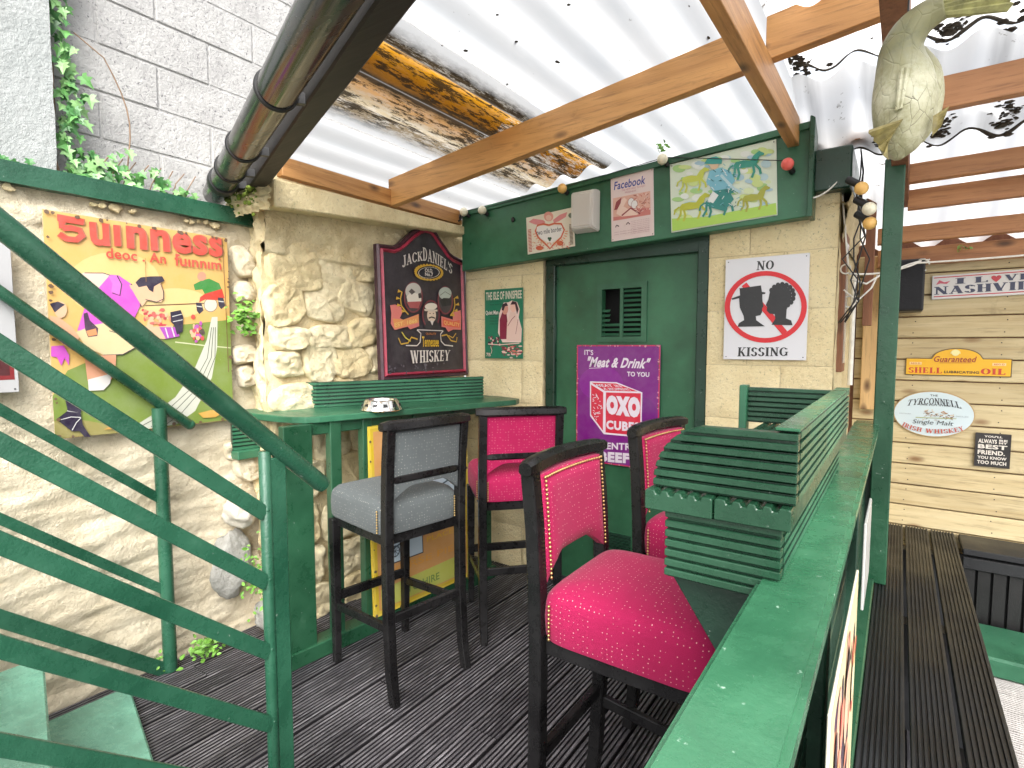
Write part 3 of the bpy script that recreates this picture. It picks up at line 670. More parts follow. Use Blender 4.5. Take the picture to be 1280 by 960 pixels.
for z in (.745, .35): flat((-2.53, 1.03, z), (-2.53, -.5, z + SLp * 1.53), .036, .012, fr)
flat((-2.53, 1.02, .0), (-2.53, -.5, SLp * 1.5), .055, .012, fr, nm='stringer')

# ================================================================ FENCE, LEDGE, POST, BENCH
fe = thing('fence', 'green painted fence with wide drink ledge on top and boarded outer face', 'fence', (-.1, 1.5, 0))
m = MB(); m.box((-.150, .15, 1.05), (-.058, 2.80, 1.08)); m.build('ledge', M_['green_ledge'], fe, bevel=.007, seg=2)
for y in (.25, .95, 1.75, 2.72):
    q = MB(); q.box((-.135, y, 0), (-.075, y + .06, 1.05)); q.build('post', M_['green_dark'], fe, bevel=.003)
for k in range(8):
    z = .12 + k * .112; q = MB(); q.box((-.113, .15, z), (-.097, 2.80, z + .10)); q.build('board', M_['green_dark'], fe, bevel=.002)
m = MB(); m.box((-.096, .15, .40), (-.052, 2.66, .445)); m.build('lower_rail', M_['green'], fe, bevel=.004)
m = MB(); m.box((-.094, .15, .98), (-.07, 2.72, 1.048)); m.build('upper_rail', M_['green_dark'], fe, bevel=.003)
m = MB(); m.box((-.08, 2.675, .42), (-.012, 2.735, 2.135))
tag(m.build('post', M_['green'], M=Matrix.Translation((-.05, 2.7, .42)), bevel=.004), 'tall square green timber post standing on the black bench', 'post')
be = thing('bench', 'long black ribbed decking bench running back along the fence', 'bench', (.1, 2, 0))
for k in range(3):
    me = bpy.data.meshes.get('bn') or ribbed(3.45, .097, .026, 8, .006, .5).mesh('bn', [M_['bench_low'], M_['bench']])
    inst('board', me, frame((-.05 + .097 + k * .109, .2, .42), (0, 1, 0), (-1, 0, 0)), be)
for y in (.4, 1.4, 2.4, 3.3): q = MB(); q.box((-.03, y, 0), (.25, y + .07, .393)); q.build('support', M_['bench'], be)
b2 = thing('bench', 'low black bench under the pine clad wall with dark slatted front', 'bench', (.8, 3.5, 0))
q = MB(); q.bar((.285, 3.52, .405), (2.0, 3.52, .405), .26, .03); q.build('seat_board', M_['bench'], b2, bevel=.004)
q = MB(); q.box((.285, 3.37, .33), (2.0, 3.385, .385)); q.build('fascia', M_['bench'], b2, bevel=.003)
for k in range(30): q = MB(); q.box((.29 + k * .057, 3.40, .0), (.29 + k * .057 + .046, 3.415, .33)); q.build('slat', M_['bench_low'], b2)
q = MB(); q.box((.27, 3.42, 0), (2.0, 3.44, .38)); q.build('dark_backing', M_['void'], b2)  # black sheet added behind the slats as the shade in their gaps
q = MB(); q.box((.3, 3.0, 0), (2.0, 3.36, .085)); tag(q.build('step', M_['green_bar'], M=Matrix.Translation((1, 3.2, 0)), bevel=.01), 'low green painted step in front of the back bench', 'step')

# ================================================================ BAR ALONG THE STONE WALL
bar = thing('wall_bar', 'green painted drink bar with rounded end and batten front along the stone wall', 'bar counter', (-2.1, 1.45, 0))
tz = 1.088
tp = [(-2.62, 1.40), (-2.44, 1.385), (-2.25, 1.395), (-2.17, 1.41), (-2.115, 1.44), (-2.085, 1.49), (-1.80, 2.60), (-1.83, 2.68), (-2.0, 2.74), (-2.40, 2.74), (-2.40, 1.9), (-2.62, 1.6)]
m = MB(); m.prism(tp, tz - .03, tz); m.build('counter_top', M_['green_bar'], bar, bevel=.004)
# upstand: ribbed boards on edge
def upstand(p, q_, z, h, n, par, mt='green_bar', t=.022, g=.007, nm='upstand_board'):
    p = Vector((*p, z)); q_ = Vector((*q_, z)); L = (q_ - p).length
    me = ribbed(L, h, t, n, g, .42)
    o = inst(nm, me.mesh(nm, [M_['green_dark'], M_[mt]]), frame(p, q_ - p, (0, 0, 1)), par); return o
upstand((-2.62, 1.575), (-2.385, 1.69), tz, .128, 7, bar); upstand((-2.385, 1.69), (-2.035, 2.60), tz, .128, 7, bar)
upstand((-2.575, 1.36), (-2.545, 1.60), .90, .13, 7, bar, nm='ribbed_board')
m = MB(); m.box((-2.60, 1.36, .86), (-2.53, 1.60, .90)); m.build('bearer', M_['green_bar'], bar, bevel=.003)
def bl(y): return -2.125 + .10 * (y - 1.36)
for (ya, yb, hh) in ((1.325, 1.455, 0), (1.545, 1.60, 0), (1.715, 1.765, 0), (2.02, 2.07, 0), (2.30, 2.35, 0), (2.55, 2.60, 0)):
    q = MB(); q.bar((bl((ya + yb) / 2), ya, (.07 + 1.058) / 2), (bl((ya + yb) / 2) + .10 * (yb - ya), yb, (.07 + 1.058) / 2), .045, .988)
    q.build('batten' if yb - ya < .1 else 'corner_post', M_['green'], bar, bevel=.003)
m = MB(); m.bar((bl(1.31), 1.31, .036), (bl(2.62), 2.62, .036), .09, .072); m.build('base_rail', M_['green'], bar, bevel=.004)
m = MB(); m.bar((bl(1.33) , 1.33, 1.03), (bl(2.6) , 2.6, 1.03), .02, .05); m.build('top_rail', M_['green'], bar, bevel=.003)

# ================================================================ SHELF BOX ON THE FENCE
bx = thing('drinks_shelf', 'dark green shelf box of ribbed decking with quarter round end on the fence ledge', 'shelf', (-.2, .83, 1.08))
def end_panel(y, x0, x1, z0, z1, n, arc, nm):
    """ribs run along x; left end cut by a quarter round when arc"""
    q = MB(); p = (z1 - z0) / n
    for k in range(n):
        za, zb = z0 + p * k + .0022, z0 + p * (k + 1) - .0022
        def xl(z):
            if not arc: return x0
            t = min(1, max(0, (z - z0) / (z1 - z0 + .002))); return x0 + (1 - max(0, 1 - t ** 2.3) ** (1 / 2.3)) * .105
        y1 = y + .022
        q.add([(xl(za), y, za), (x1, y, za), (x1, y, zb), (xl(zb), y, zb), (xl(za), y1, za), (x1, y1, za), (x1, y1, zb), (xl(zb), y1, zb)],
              [(0, 1, 2, 3), (7, 6, 5, 4), (0, 4, 5, 1), (3, 2, 6, 7), (0, 3, 7, 4), (1, 5, 6, 2)])
        q.box((xl(zb) + .001, y + .009, za - .0044), (x1 - .001, y1 - .001, zb + .0044)) if k < n - 1 else None
    return q.build(nm, M_['green_box'], bx, Matrix.Translation((x0, y, z0)), bevel=.0012)
M_['green_box'] = paint('dark_green_shelf_paint', (.008, .050, .023), .26, .5, bumpy=.15)
end_panel(.798, -.300, -.1045, 1.188, 1.286, 7, True, 'end_panel')
end_panel(.798, -.280, -.1205, 1.052, 1.156, 7, False, 'lower_end_panel')
# shelf boards with wavy end grain
for k, (xa, w) in enumerate(((-.306, .098), (-.206, .098))):
    q = ribbed(.90, w, .030, 5, .006, .55); me = q.mesh('shelf_board', [M_['green_box'], M_['green_box']], bevel=.0015)
    inst('shelf_board', me, frame((xa + w, .782 + .003 * k, 1.186), (0, 1, 0), (-1, 0, 0)), bx)
upstand((-.104, .8215), (-.104, 1.66), 1.188, .098, 7, bx, 'green_bar', .024, nm='side_board')
upstand((-.120, .8215), (-.120, 1.66), 1.082, .074, 5, bx, 'green_bar', .024, nm='lower_side_board')
q = MB(); q.box((-.134, .8235, 1.083), (-.124, 1.655, 1.155)); q.box((-.134, .8235, 1.190), (-.1285, 1.638, 1.285)); q.build('backing', M_['green_dark'], bx)
q = MB(); q.box((-.133, .80, 1.287), (-.103, 1.66, 1.2915)); q.build('top_edge', M_['green_ledge'], bx, bevel=.001)
end_panel(1.64, -.36, -.128, 1.188, 1.286, 7, False, 'far_end_panel')
q = MB(); q.box((-.365, 1.625, 1.16), (-.345, 1.662, 1.29)); q.build('end_batten', M_['green_bar'], bx, bevel=.002)
q = MB(); q.prism([(0, 0), (.15, 0), (0, -.22)], 0, .03, frame((-.152, .86, 1.05), (-1, 0, 0), (0, 0, 1))); q.build('bracket', M_['green_dark'], bx, bevel=.002)
q = MB(); q.prism([(0, 0), (.15, 0), (0, -.22)], 0, .03, frame((-.152, 1.5, 1.05), (-1, 0, 0), (0, 0, 1))); q.build('bracket', M_['green_dark'], bx, bevel=.002)

# ================================================================ STOOLS
def cushion(sx0, sx1, sy, z0, z1, crown, r=.035):
    """rounded upholstered block with a domed top and rolled edge; returns a mesh builder with uv list"""
    q = MB(); N = 26
    def rr(t):      # rounded rectangle, t in 0..1
        cx, cy = (sx0 + sx1) / 2, 0; hx, hy = (sx1 - sx0) / 2, sy
        a = 2 * math.pi * t; e = 2 / 7.5; c, s_ = math.cos(a), math.sin(a)
        return cx + hx * math.copysign(abs(c) ** e, c), cy + hy * math.copysign(abs(s_) ** e, s_)
    n = 56; prof = [(0, z0, .985), (0, z0 + .01, 1.0), (0, z0 + (z1 - z0) * .5, 1.012), (0, z1 - .028, 1.0), (0, z1 - .012, .985), (0, z1 - .003, .955)]
    vs = []; uv = []
    cx = (sx0 + sx1) / 2; per = [rr(i / n) for i in range(n)]; L = [0]
    for i in range(n): a = per[i]; b = per[(i + 1) % n]; L.append(L[-1] + math.dist(a, b))
    for (_, z, k) in prof:
        for i in range(n): x, y = per[i]; vs.append((cx + (x - cx) * k, y * k, z)); uv.append((L[i], z))
    b = len(vs); rings = [.9, .75, .55, .35, .15]
    for k in rings:
        for i in range(n): x, y = per[i]; vs.append((cx + (x - cx) * k, y * k, z1 + crown * (1 - k ** 3.2))); uv.append((x, y))
    vs.append((cx, 0, z1 + crown)); fs = []
    T = len(prof) + len(rings)
    for j in range(T - 1):
        for i in range(n): fs.append((j * n + i, j * n + (i + 1) % n, (j + 1) * n + (i + 1) % n, (j + 1) * n + i))
    for i in range(n): fs.append(((T - 1) * n + i, (T - 1) * n + (i + 1) % n, T * n))
    q.add(vs, fs); q.nside = len(prof)
    return q, per, L
def uvbox(me):
    uvl = me.uv_layers.new(name='uv'); vs = me.vertices
    for p in me.polygons:
        nx, ny, nzz = abs(p.normal.x), abs(p.normal.y), abs(p.normal.z)
        for li in p.loop_indices:
            c = vs[me.loops[li].vertex_index].co
            uvl.data[li].uv = (c.x, c.y) if nzz > .6 else ((c.y, c.z) if nx > ny else (c.x, c.z))
def make_stool(name, label, loc, rz_, fab, first=None, group=None, lean=0.0):
    t = thing(name, label, 'bar stool', loc, math.radians(rz_), group)
    Mt = WM[t.name]
    if first:
        for ch in first.children:
            c = ch.copy(); S.collection.objects.link(c); c.parent = t; c.matrix_local = ch.matrix_local.copy()
            if fab and c.name.startswith(('seat_cushion', 'back_pad')):
                c.data = ch.data.copy(); c.data.materials[0] = M_[fab]
        return t
    B = M_['black_wood']
    def part(q, nm, mt, **k):
        o = bpy.data.objects.new(nm, q.mesh(nm, mt, **k)); S.collection.objects.link(o); o.parent = t; return o
    q, per, L = cushion(-.205, .24, .20, .665, .782, .032)
    o = part(q, 'seat_cushion', M_[fab], smooth=True, recalc=True); uvbox(o.data)
    q = MB(); q.box((-.19, -.18, .62), (.20, .18, .666)); part(q, 'seat_frame', B, bevel=.003)
    for s_ in (-1, 1):          # rear uprights: sabre foot, straight, raked top
        q = MB(); y = s_ * .182; w = .018
        pr = [(-.245, 0), (-.225, .12), (-.212, .35), (-.210, .66), (-.214, .80), (-.222, .95), (-.236, 1.085)]
        vs = []
        for (x, z) in pr:
            ww = w * (.85 if z < .05 else 1.05)
            vs += [(x - .019, y - ww, z), (x + .019, y - ww, z), (x + .019, y + ww, z), (x - .019, y + ww, z)]
        fs = [(3, 2, 1, 0), tuple(range(len(vs) - 4, len(vs)))]
        for j in range(len(pr) - 1):
            for i in range(4): a = j * 4 + i; b = j * 4 + (i + 1) % 4; fs.append((a, b, b + 4, a + 4))
        q.add(vs, fs); part(q, 'rear_leg', B, bevel=.003)
        q = MB(); vs = []
        for (x, z, ww) in ((.205, 0, .015), (.20, .3, .017), (.20, .65, .02)):
            vs += [(x - ww, y - ww, z), (x + ww, y - ww, z), (x + ww, y + ww, z), (x - ww, y + ww, z)]
        q.add(vs, [(3, 2, 1, 0), (8, 9, 10, 11)] + [(j * 4 + i, j * 4 + (i + 1) % 4, j * 4 + 4 + (i + 1) % 4, j * 4 + 4 + i) for j in range(2) for i in range(4)])
        part(q, 'front_leg', B, bevel=.003)
        q = MB(); q.bar((-.215, y, .30), (.20, y, .26), .022, .034); part(q, 'stretcher', B, bevel=.003)
    q = MB(); q.bar((-.214, -.17, .335), (-.214, .17, .335), .022, .036); part(q, 'stretcher', B, bevel=.003)
    q = MB(); q.bar((.20, -.17, .30), (.20, .17, .30), .022, .04); part(q, 'footrest', B, bevel=.003)
    # top rail: bowed, moulded and overhanging the uprights
    def rail(z, dz, dx, y_, bow, x0, nm, rnd=.004):
        q = MB(); N = 14; vs = []
        sec = [(-dx, -dz * .55), (-dx * .9, dz * .55), (-dx * .35, dz), (dx * .45, dz), (dx, dz * .55), (dx, -dz * .6), (dx * .5, -dz), (-dx * .6, -dz)]
        for i in range(N + 1):
            u = -1 + 2 * i / N; xb = x0 - bow * (1 - u * u); e = 1 - .25 * max(0, abs(u) - .88) / .12
            for (a, c) in sec: vs.append((xb + a * e, u * y_, z + c * e + .004 * (1 - u * u)))
        k = len(sec); fs = [tuple(range(k)), tuple(range(len(vs) - 1, len(vs) - k - 1, -1))]
        for j in range(N):
            for i in range(k): a = j * k + i; b = j * k + (i + 1) % k; fs.append((a, b, b + k, a + k))
        q.add(vs, fs); return part(q, nm, B, smooth='auto')
    rail(1.095, .021, .025, .215, .026, -.230, 'top_rail')
    rail(.885, .017, .014, .165, .012, -.216, 'back_rail')
    # upholstered back pad, arched lower edge on its front face
    q = MB(); NY, NZ = 18, 12; vs = []
    def pad(u, v, f):
        y = (-1 + 2 * u) * .165; a = 1 - (2 * u - 1) ** 2
        zb = .80 + .085 * min(1, a * 1.5) if f else .90
        zb = .80 + .055 * min(1, a * 1.3)
        z = zb + (1.075 - zb) * v; x = -.213 - .085 * max(0, z - .80) ** 1.15 - .012 * a
        e = min(u, 1 - u, v * 1.2, (1 - v) * 1.2) * 2; th = .012 + .016 * min(1, e * 4) ** .5
        return (x + (.006 + th if f else -.006), y, z)
    for f in (1, 0):
        for j in range(NZ + 1):
            for i in range(NY + 1): vs.append(pad(i / NY, j / NZ, f))
    K = (NY + 1) * (NZ + 1); fs = []
    for f in (0, 1):
        for j in range(NZ):
            for i in range(NY): a = f * K + j * (NY + 1) + i; fs.append((a, a + 1, a + NY + 2, a + NY + 1))
    edge = [i for i in range(NY + 1)] + [(j + 1) * (NY + 1) + NY for j in range(NZ)] + [NZ * (NY + 1) + NY - 1 - i for i in range(NY)] + [(NZ - 1 - j) * (NY + 1) for j in range(NZ - 1)]
    for a, b in zip(edge, edge[1:] + edge[:1]): fs.append((a, b, b + K, a + K))
    q.add(vs, fs); o = part(q, 'back_pad', M_[fab], smooth='auto'); uvbox(o.data)
    # nail heads
    q = MB()
    for s_ in (0, 1):
        for k in range(24): p = pad(.025 if s_ == 0 else .975, (k + .5) / 24, 1); q.sphere((p[0] + .003, p[1], p[2]), .0042, 6)
    for k in range(26): p = pad((k + .5) / 26, .975, 1); q.sphere((p[0] + .003, p[1], p[2]), .0042, 6)
    for s_ in (-1, 1):
        for k in range(9):
            q.sphere((-.209, s_ * .155, .675 + k * .0105), .0042, 6); q.sphere((-.168, s_ * .2005, .675 + k * .0105), .0042, 6)
    o = part(q, 'nail_heads', M_['brass'], smooth=True); o['kind'] = 'stuff'
    return t
GR = 'upholstered black bar stools'
s3 = make_stool('bar_stool', 'pink dotted bar stool nearest the camera, its seat tucked to the green ledge', (-.515, 1.33, 0), 0, 'pink', group=GR)
bpy.context.view_layer.update()
s1 = make_stool('bar_stool', 'grey dotted bar stool standing at the wall bar beside the steel bowl', (-1.765, 1.635, 0), 171, 'grey', s3, GR)
s2 = make_stool('bar_stool', 'pink dotted bar stool between the grey stool and the green door, turned to the wall', (-1.60, 2.27, 0), 137, None, s3, GR)
s4 = make_stool('bar_stool', 'pink dotted bar stool in front of the purple sign, partly behind the ribbed shelf box', (-.505, 1.99, 0), -6, None, s3, GR)

# ================================================================ SMALL THINGS
q = MB(); q.lathe([(.0001, .004), (.070, .004), (.098, 0), (.103, .004), (.100, .010), (.084, .046), (.078, .052), (.073, .050), (.066, .014), (.0001, .012)], 40, Matrix.Translation((-2.05, 1.815, tz + .001)))
tag(q.build('steel_bowl', M_['steel'], M=Matrix.Translation((-2.05, 1.815, tz)), smooth='auto'), 'shiny steel pet bowl used as an ashtray on the green wall bar', 'bowl')
q = MB(); PW = (-2.05, 1.815, tz)
for k in range(12):
    a = k * math.pi / 6; r = .0925
    q.add([(PW[0] + math.cos(a - .12) * r + .002 * math.cos(a), PW[1] + math.sin(a - .12) * r, PW[2] + .022), (PW[0] + math.cos(a + .12) * (r), PW[1] + math.sin(a + .12) * (r), PW[2] + .022),
           (PW[0] + math.cos(a + .1) * (r - .005), PW[1] + math.sin(a + .1) * (r - .005), PW[2] + .036), (PW[0] + math.cos(a - .1) * (r - .005), PW[1] + math.sin(a - .1) * (r - .005), PW[2] + .036)], [(0, 1, 2, 3)])
q.v = [(PW[0] + (x - PW[0]) * 1.03, PW[1] + (y - PW[1]) * 1.03, z) for x, y, z in q.v]
q.build('dark_marks', M_['blackrub'], bpy.data.objects['steel_bowl'], recalc=False, kind='stuff')
# festoon bulbs
fs_ = thing('festoon_lights', 'string of coloured festoon bulbs along the green fascia and round the wall corner', 'string lights', (-1.2, 2.7, 2.25))
BU = [((-2.245, 2.675, 2.225), 'cream', None), ((-2.10, 2.675, 2.215), 'cream', None), ((-1.545, 2.675, 2.255), 'yel', 'dull yellow bulb'), ((-.985, 2.675, 2.305), 'cream', None), ((-.428, 2.66, 2.175), 'red', 'coral red bulb'),
      ((-.155, 2.66, 2.03), 'yel', 'amber bulb at the corner'), ((-.125, 2.66, 1.945), 'cream', None), ((-.123, 2.70, 1.895), 'yel', None)]
M_['b_cy'] = bulbm('cream_yel', (.85, .75, .45))
for (c, k, lb) in BU:
    q = MB(); q.sphere(c, .026, 16); b = q.build('bulb', M_['b_' + k], fs_, Matrix.Translation(c), smooth=True, label=lb)
    q = MB()
    if c[0] < -.3: q.tube([(c[0] + .004, c[1] + .015, c[2] - .005), (c[0] + .012, 2.715, c[2] - .022)], .013, 10)
    else: q.tube([(c[0] - .01, c[1] + .01, c[2] + .018), (c[0] - .05, c[1] + .03, c[2] + .05)], .015, 10)
    q.build('socket', M_['blackrub'], fs_, smooth='auto')
def sag(a, b, d, n=10):
    a, b = Vector(a), Vector(b); return [a.lerp(b, i / n) + Vector((0, 0, -d * 4 * (i / n) * (1 - i / n))) for i in range(n + 1)]
q = MB(); path = [(-2.3, 2.70, 2.24), (-2.10, 2.70, 2.235), (-1.54, 2.70, 2.27), (-.98, 2.70, 2.32), (-.43, 2.70, 2.20)]
for a, b in zip(path, path[1:]): q.tube(sag(a, b, -.0), .002, 6)
for k in range(4): q.tube([(-.17 + .1 * nz(k, t * .9, 1, 3), 2.78 + .02 * k + .1 * nz(k, t, 3, 2), 2.22 - .09 * t + .03 * nz(k * 3, t, 7, 2)) for t in range(9)], .003, 6)
q.build('cable', M_['blackrub'], fs_, smooth=True)
wc = MB()
wc.tube(sag((-.20, 2.75, 2.16), (-.34, 2.715, 2.03), .03), .0035, 6)
wc.tube(sag((-.2, 2.9, 1.72), (.05, 3.35, 1.80), .02) + sag((.05, 3.35, 1.80), (1.2, 3.5, 1.86), .015)[1:], .0045, 6)
wc.tube(sag((-.05, 3.3, 1.76), (.10, 3.5, 1.83), -.01), .004, 6)
wc.tube([(-.20, 2.95, 1.70), (-.14, 3.0, 1.68), (-.09, 3.05, 1.72), (-.06, 3.1, 1.78)], .0045, 6)
wc.tube([(-.22, 2.9, 1.65), (-.17, 2.95, 1.60), (-.12, 3.0, 1.66), (-.10, 3.05, 1.72)], .004, 6)
for (c, r) in (((.07, 3.45, 1.80), .03), ((-.215, 2.88, 1.74), .02), ((-.2, 2.95, 1.60), .025)):
    wc.tube([(c[0] + r * math.cos(a * .6), c[1] + .01 * a * .2, c[2] + r * math.sin(a * .6)) for a in range(10)], .0035, 6)
wc.tube(sag((-.25, 2.87, 2.2), (-.2, 2.8, 1.75), .01), .004, 6)
tag(wc.build('white_cable', M_['cable'], M=Matrix.Translation((-.1, 3, 1.75)), smooth=True), 'loose white cables looping round the wall corner and along the back rafter', 'cable')
# emergency light box on the fascia
el = thing('bulkhead_light', 'translucent plastic box light fixed on the green fascia between two posters', 'light', (-1.405, 2.70, 2.11))
q = MB(); vs = []
for (y, k) in ((2.718, 1), (2.68, .98), (2.645, .90), (2.636, .80)):
    vs += [(-1.408 - .072 * k, y, 2.115 - .108 * k), (-1.408 + .072 * k, y, 2.115 - .108 * k), (-1.408 + .072 * k, y, 2.115 + .108 * k), (-1.408 - .072 * k, y, 2.115 + .108 * k)]
q.add(vs, [(3, 2, 1, 0), (12, 13, 14, 15)] + [(j * 4 + i, j * 4 + (i + 1) % 4, j * 4 + 4 + (i + 1) % 4, j * 4 + 4 + i) for j in range(3) for i in range(4)])
pl = NT('cloudy_plastic').fin((.80, .76, .70), .25, None, **{'Alpha': .62, 'Roughness': .3})
q.build('cover', pl, el, bevel=.008, seg=2)
q = MB(); q.box((-1.45, 2.655, 2.13), (-1.375, 2.712, 2.18)); q.box((-1.44, 2.655, 2.04), (-1.385, 2.712, 2.115)); q.build('fitting', plain('old_fitting', (.35, .24, .15), .6), el)
q = MB(); q.sphere((-1.90, 2.712, 2.14), .016, 8, 0, (.8, .5, 1)); tag(q.build('cable_clip', M_['blackrub'], M=Matrix.Translation((-1.9, 2.712, 2.14)), smooth=True), 'small black knob on the left end of the green fascia', 'clip')
q = MB(); q.sphere((-2.30, 2.68, 2.20), .03, 8, 0, (1.1, .5, .8)); q.tube(sag((-2.33, 2.66, 2.2), (-2.25, 2.67, 2.2), .03), .006, 6); tag(q.build('cable_coil', M_['blackrub'], M=Matrix.Translation((-2.3, 2.68, 2.2)), smooth=True), 'black coil of cable under the wall plate left of the bulbs', 'cable')
# loudspeaker
sp = thing('loudspeaker', 'black loudspeaker box on the pine wall beside the green post', 'speaker', (.02, 3.56, 1.6))
q = MB(); q.box((-.06, 3.46, 1.575), (.085, 3.64, 1.835)); q.build('cabinet', M_['blackrub'], sp, bevel=.006)
q = MB(); q.box((-.053, 3.452, 1.583), (.078, 3.4595, 1.827)); q.build('grille', plain('speaker_cloth', (.018, .019, .023), .9, .6), sp, bevel=.003)

# carved fish hanging from the dark beam
FS, FO = .79, Vector((0, 1.501, 1.953))
def fishput():
    for o in list(fi.children):
        for v in o.data.vertices: v.co = v.co * FS
fi = thing('wooden_fish', 'carved cracked cream wooden fish hanging head down from the canopy above the green post', 'ornament', (0, 1.9, 2.1))
tfm = NT('cracked_fish_paint'); a = tfm.noise(6, 5); cr = tfm.vor(1, tfm.mp((46, 46, 22)), 'DISTANCE_TO_EDGE'); cc = tfm.noise(7, 4)
fcol = tfm.mix(tfm.ramp(a, [(.35, 0), (.65, 1)]), (.36, .34, .20), (.60, .59, .44))
sxyz = tfm.n.new('ShaderNodeSeparateXYZ'); tfm.con(tfm.geo.outputs['Position'], sxyz.inputs[0])
fcol = tfm.mix(tfm.ramp(tfm.math('ADD', sxyz.outputs[2], tfm.math('MULTIPLY', a, .15)), [(0, 0), (1, 0)]), fcol, fcol)
fcol = tfm.mix(tfm.math('MULTIPLY', tfm.ramp(cr, [(0.004, 1), (.014, 0)]), tfm.ramp(cc, [(.42, 0), (.5, 1)])), fcol, (.04, .03, .02))
up = tfm.math('MULTIPLY', tfm.math('SUBTRACT', sxyz.outputs[2], 1.955), 14.0); up.use_clamp = True
fcol = tfm.mix(tfm.math('MULTIPLY', up, tfm.ramp(tfm.noise(12, 5), [(.3, .4), (.6, 1)])), fcol, (.10, .105, .055))
fcol = tfm.mix(tfm.ramp(tfm.noise(9, 6, rough=.8), [(.44, 0), (.60, .75)]), fcol, (.24, .23, .11))
M_['fish'] = tfm.fin(fcol, .5, tfm.bump(tfm.ramp(cr, [(0, 0), (.05, 1)]), .3, .004))
def tubeE(q, C, N=28):
    """C: list of (centre, width radius, depth radius); width along local x, depth along y"""
    q.tube([c for c, a, b in C], [b for c, a, b in C], N, flat=1)
q = MB()
def sp_int(C, n=5):
    out = []
    for i in range(len(C) - 1):
        p0 = C[max(i - 1, 0)]; p1 = C[i]; p2 = C[i + 1]; p3 = C[min(i + 2, len(C) - 1)]
        for k in range(n):
            t = k / n; out.append(tuple(.5 * ((2 * b) + (-a + c) * t + (2 * a - 5 * b + 4 * c - d) * t * t + (-a + 3 * b - 3 * c + d) * t ** 3) for a, b, c, d in zip(p0, p1, p2, p3)))
    out.append(C[-1]); return out
C = sp_int([(-.028, 1.90, 1.915, .010), (-.028, 1.90, 1.94, .040), (-.022, 1.9, 1.99, .064), (-.018, 1.9, 2.06, .075), (-.022, 1.9, 2.12, .070), (-.030, 1.892, 2.175, .058), (-.026, 1.882, 2.215, .050), (-.004, 1.874, 2.248, .043), (.026, 1.87, 2.268, .037), (.058, 1.865, 2.276, .031)])
q.tube([c[:3] for c in C], [c[3] for c in C], 28, up=(1, 0, 0))
C = sp_int([(.020, 1.93, 1.96, .01), (.020, 1.93, 2.01, .040), (.018, 1.935, 2.08, .052), (.014, 1.935, 2.15, .046), (.006, 1.93, 2.21, .02)], 4)
q.tube([c[:3] for c in C], [c[3] for c in C], 20, up=(1, 0, 0))
q.v = [(x + .003 * nz(x, y, z, 14), y, z + .003 * nz(z, y, x, 14)) for x, y, z in q.v]
q.build('body', M_['fish'], fi, smooth=True)
def fan(pts, th, nm, mt, ridge=0.003, o=(0, 0, 0), ux=(1, 0, 0), uy=(0, 0, 1)):
    """fin: list of outline point pairs root->tip strips"""
    q = MB(); Mx = frame(o, ux, uy); n = len(pts); vs = []
    for j in range(5):
        v = j / 4
        for i, (r, t_) in enumerate(pts):
            x = r[0] + (t_[0] - r[0]) * v; y = r[1] + (t_[1] - r[1]) * v
            vs.append(Mx @ Vector((x, y, ridge * (1 if i % 2 else -1) * (.3 + v) + th * (1 - v * .7))))
    b = len(vs)
    for j in range(5):
        v = j / 4
        for i, (r, t_) in enumerate(pts):
            x = r[0] + (t_[0] - r[0]) * v; y = r[1] + (t_[1] - r[1]) * v
            vs.append(Mx @ Vector((x, y, ridge * (1 if i % 2 else -1) * (.3 + v) - th * (1 - v * .7))))
    fs = []
    for s_ in (0, 1):
        for j in range(4):
            for i in range(n - 1): a = s_ * b + j * n + i; fs.append((a, a + 1, a + n + 1, a + n))
    ed = list(range(n)) + [n * (j + 1) + n - 1 for j in range(4)] + [4 * n + n - 2 - i for i in range(n - 1)] + [n * (3 - j) for j in range(3)]
    for a, c in zip(ed, ed[1:] + ed[:1]): fs.append((a, c, c + b, a + b))
    q.add(vs, fs); return q.build(nm, mt, fi, smooth='auto')
fm = plain('ochre_fin', (.22, .18, .06), .5, .5, .5, sc=30)
tailm = plain('grey_yellow_tail', (.30, .29, .12), .5, .5, .6, sc=28)
fan([((.048 , 2.250 + .0045 * i), (.125 + .060 * math.sin((13 - i) / 13 * 1.9) + .008 * (i % 2), 2.222 + .0105 * i)) for i in range(12)], .010, 'tail_fin', tailm, .004, (0, 1.86, 0))
fan([((-.02 - .004 * i, 1.995 - .007 * i), (-.095 + .006 * i - .006 * (i % 2), 1.985 - .011 * i)) for i in range(9)], .006, 'side_fin', fm, .004, (0, 1.82, 0))
fan([((.045, 2.00 - .010 * i), (.078 - .003 * i, 2.02 - .010 * i)) for i in range(6)], .006, 'side_fin', fm, .003, (0, 1.86, 0))
fan([((-.03 + .004 * (i - 2), 2.02 + .001 * i), (-.022 + .006 * (i - 2), 2.13 - .004 * abs(i - 2))) for i in range(5)], .010, 'belly_fin', M_['fish'], .002, (0, 1.825, 0))
q = MB(); q.tube([(-.02, 1.9, 2.22), (-.02, 1.93, 2.36)], .0025, 6); q.build('hanging_wire', M_['blackrub'], fi)

fishput(); fi.location = FO; WM[fi.name] = Matrix.Translation(FO)

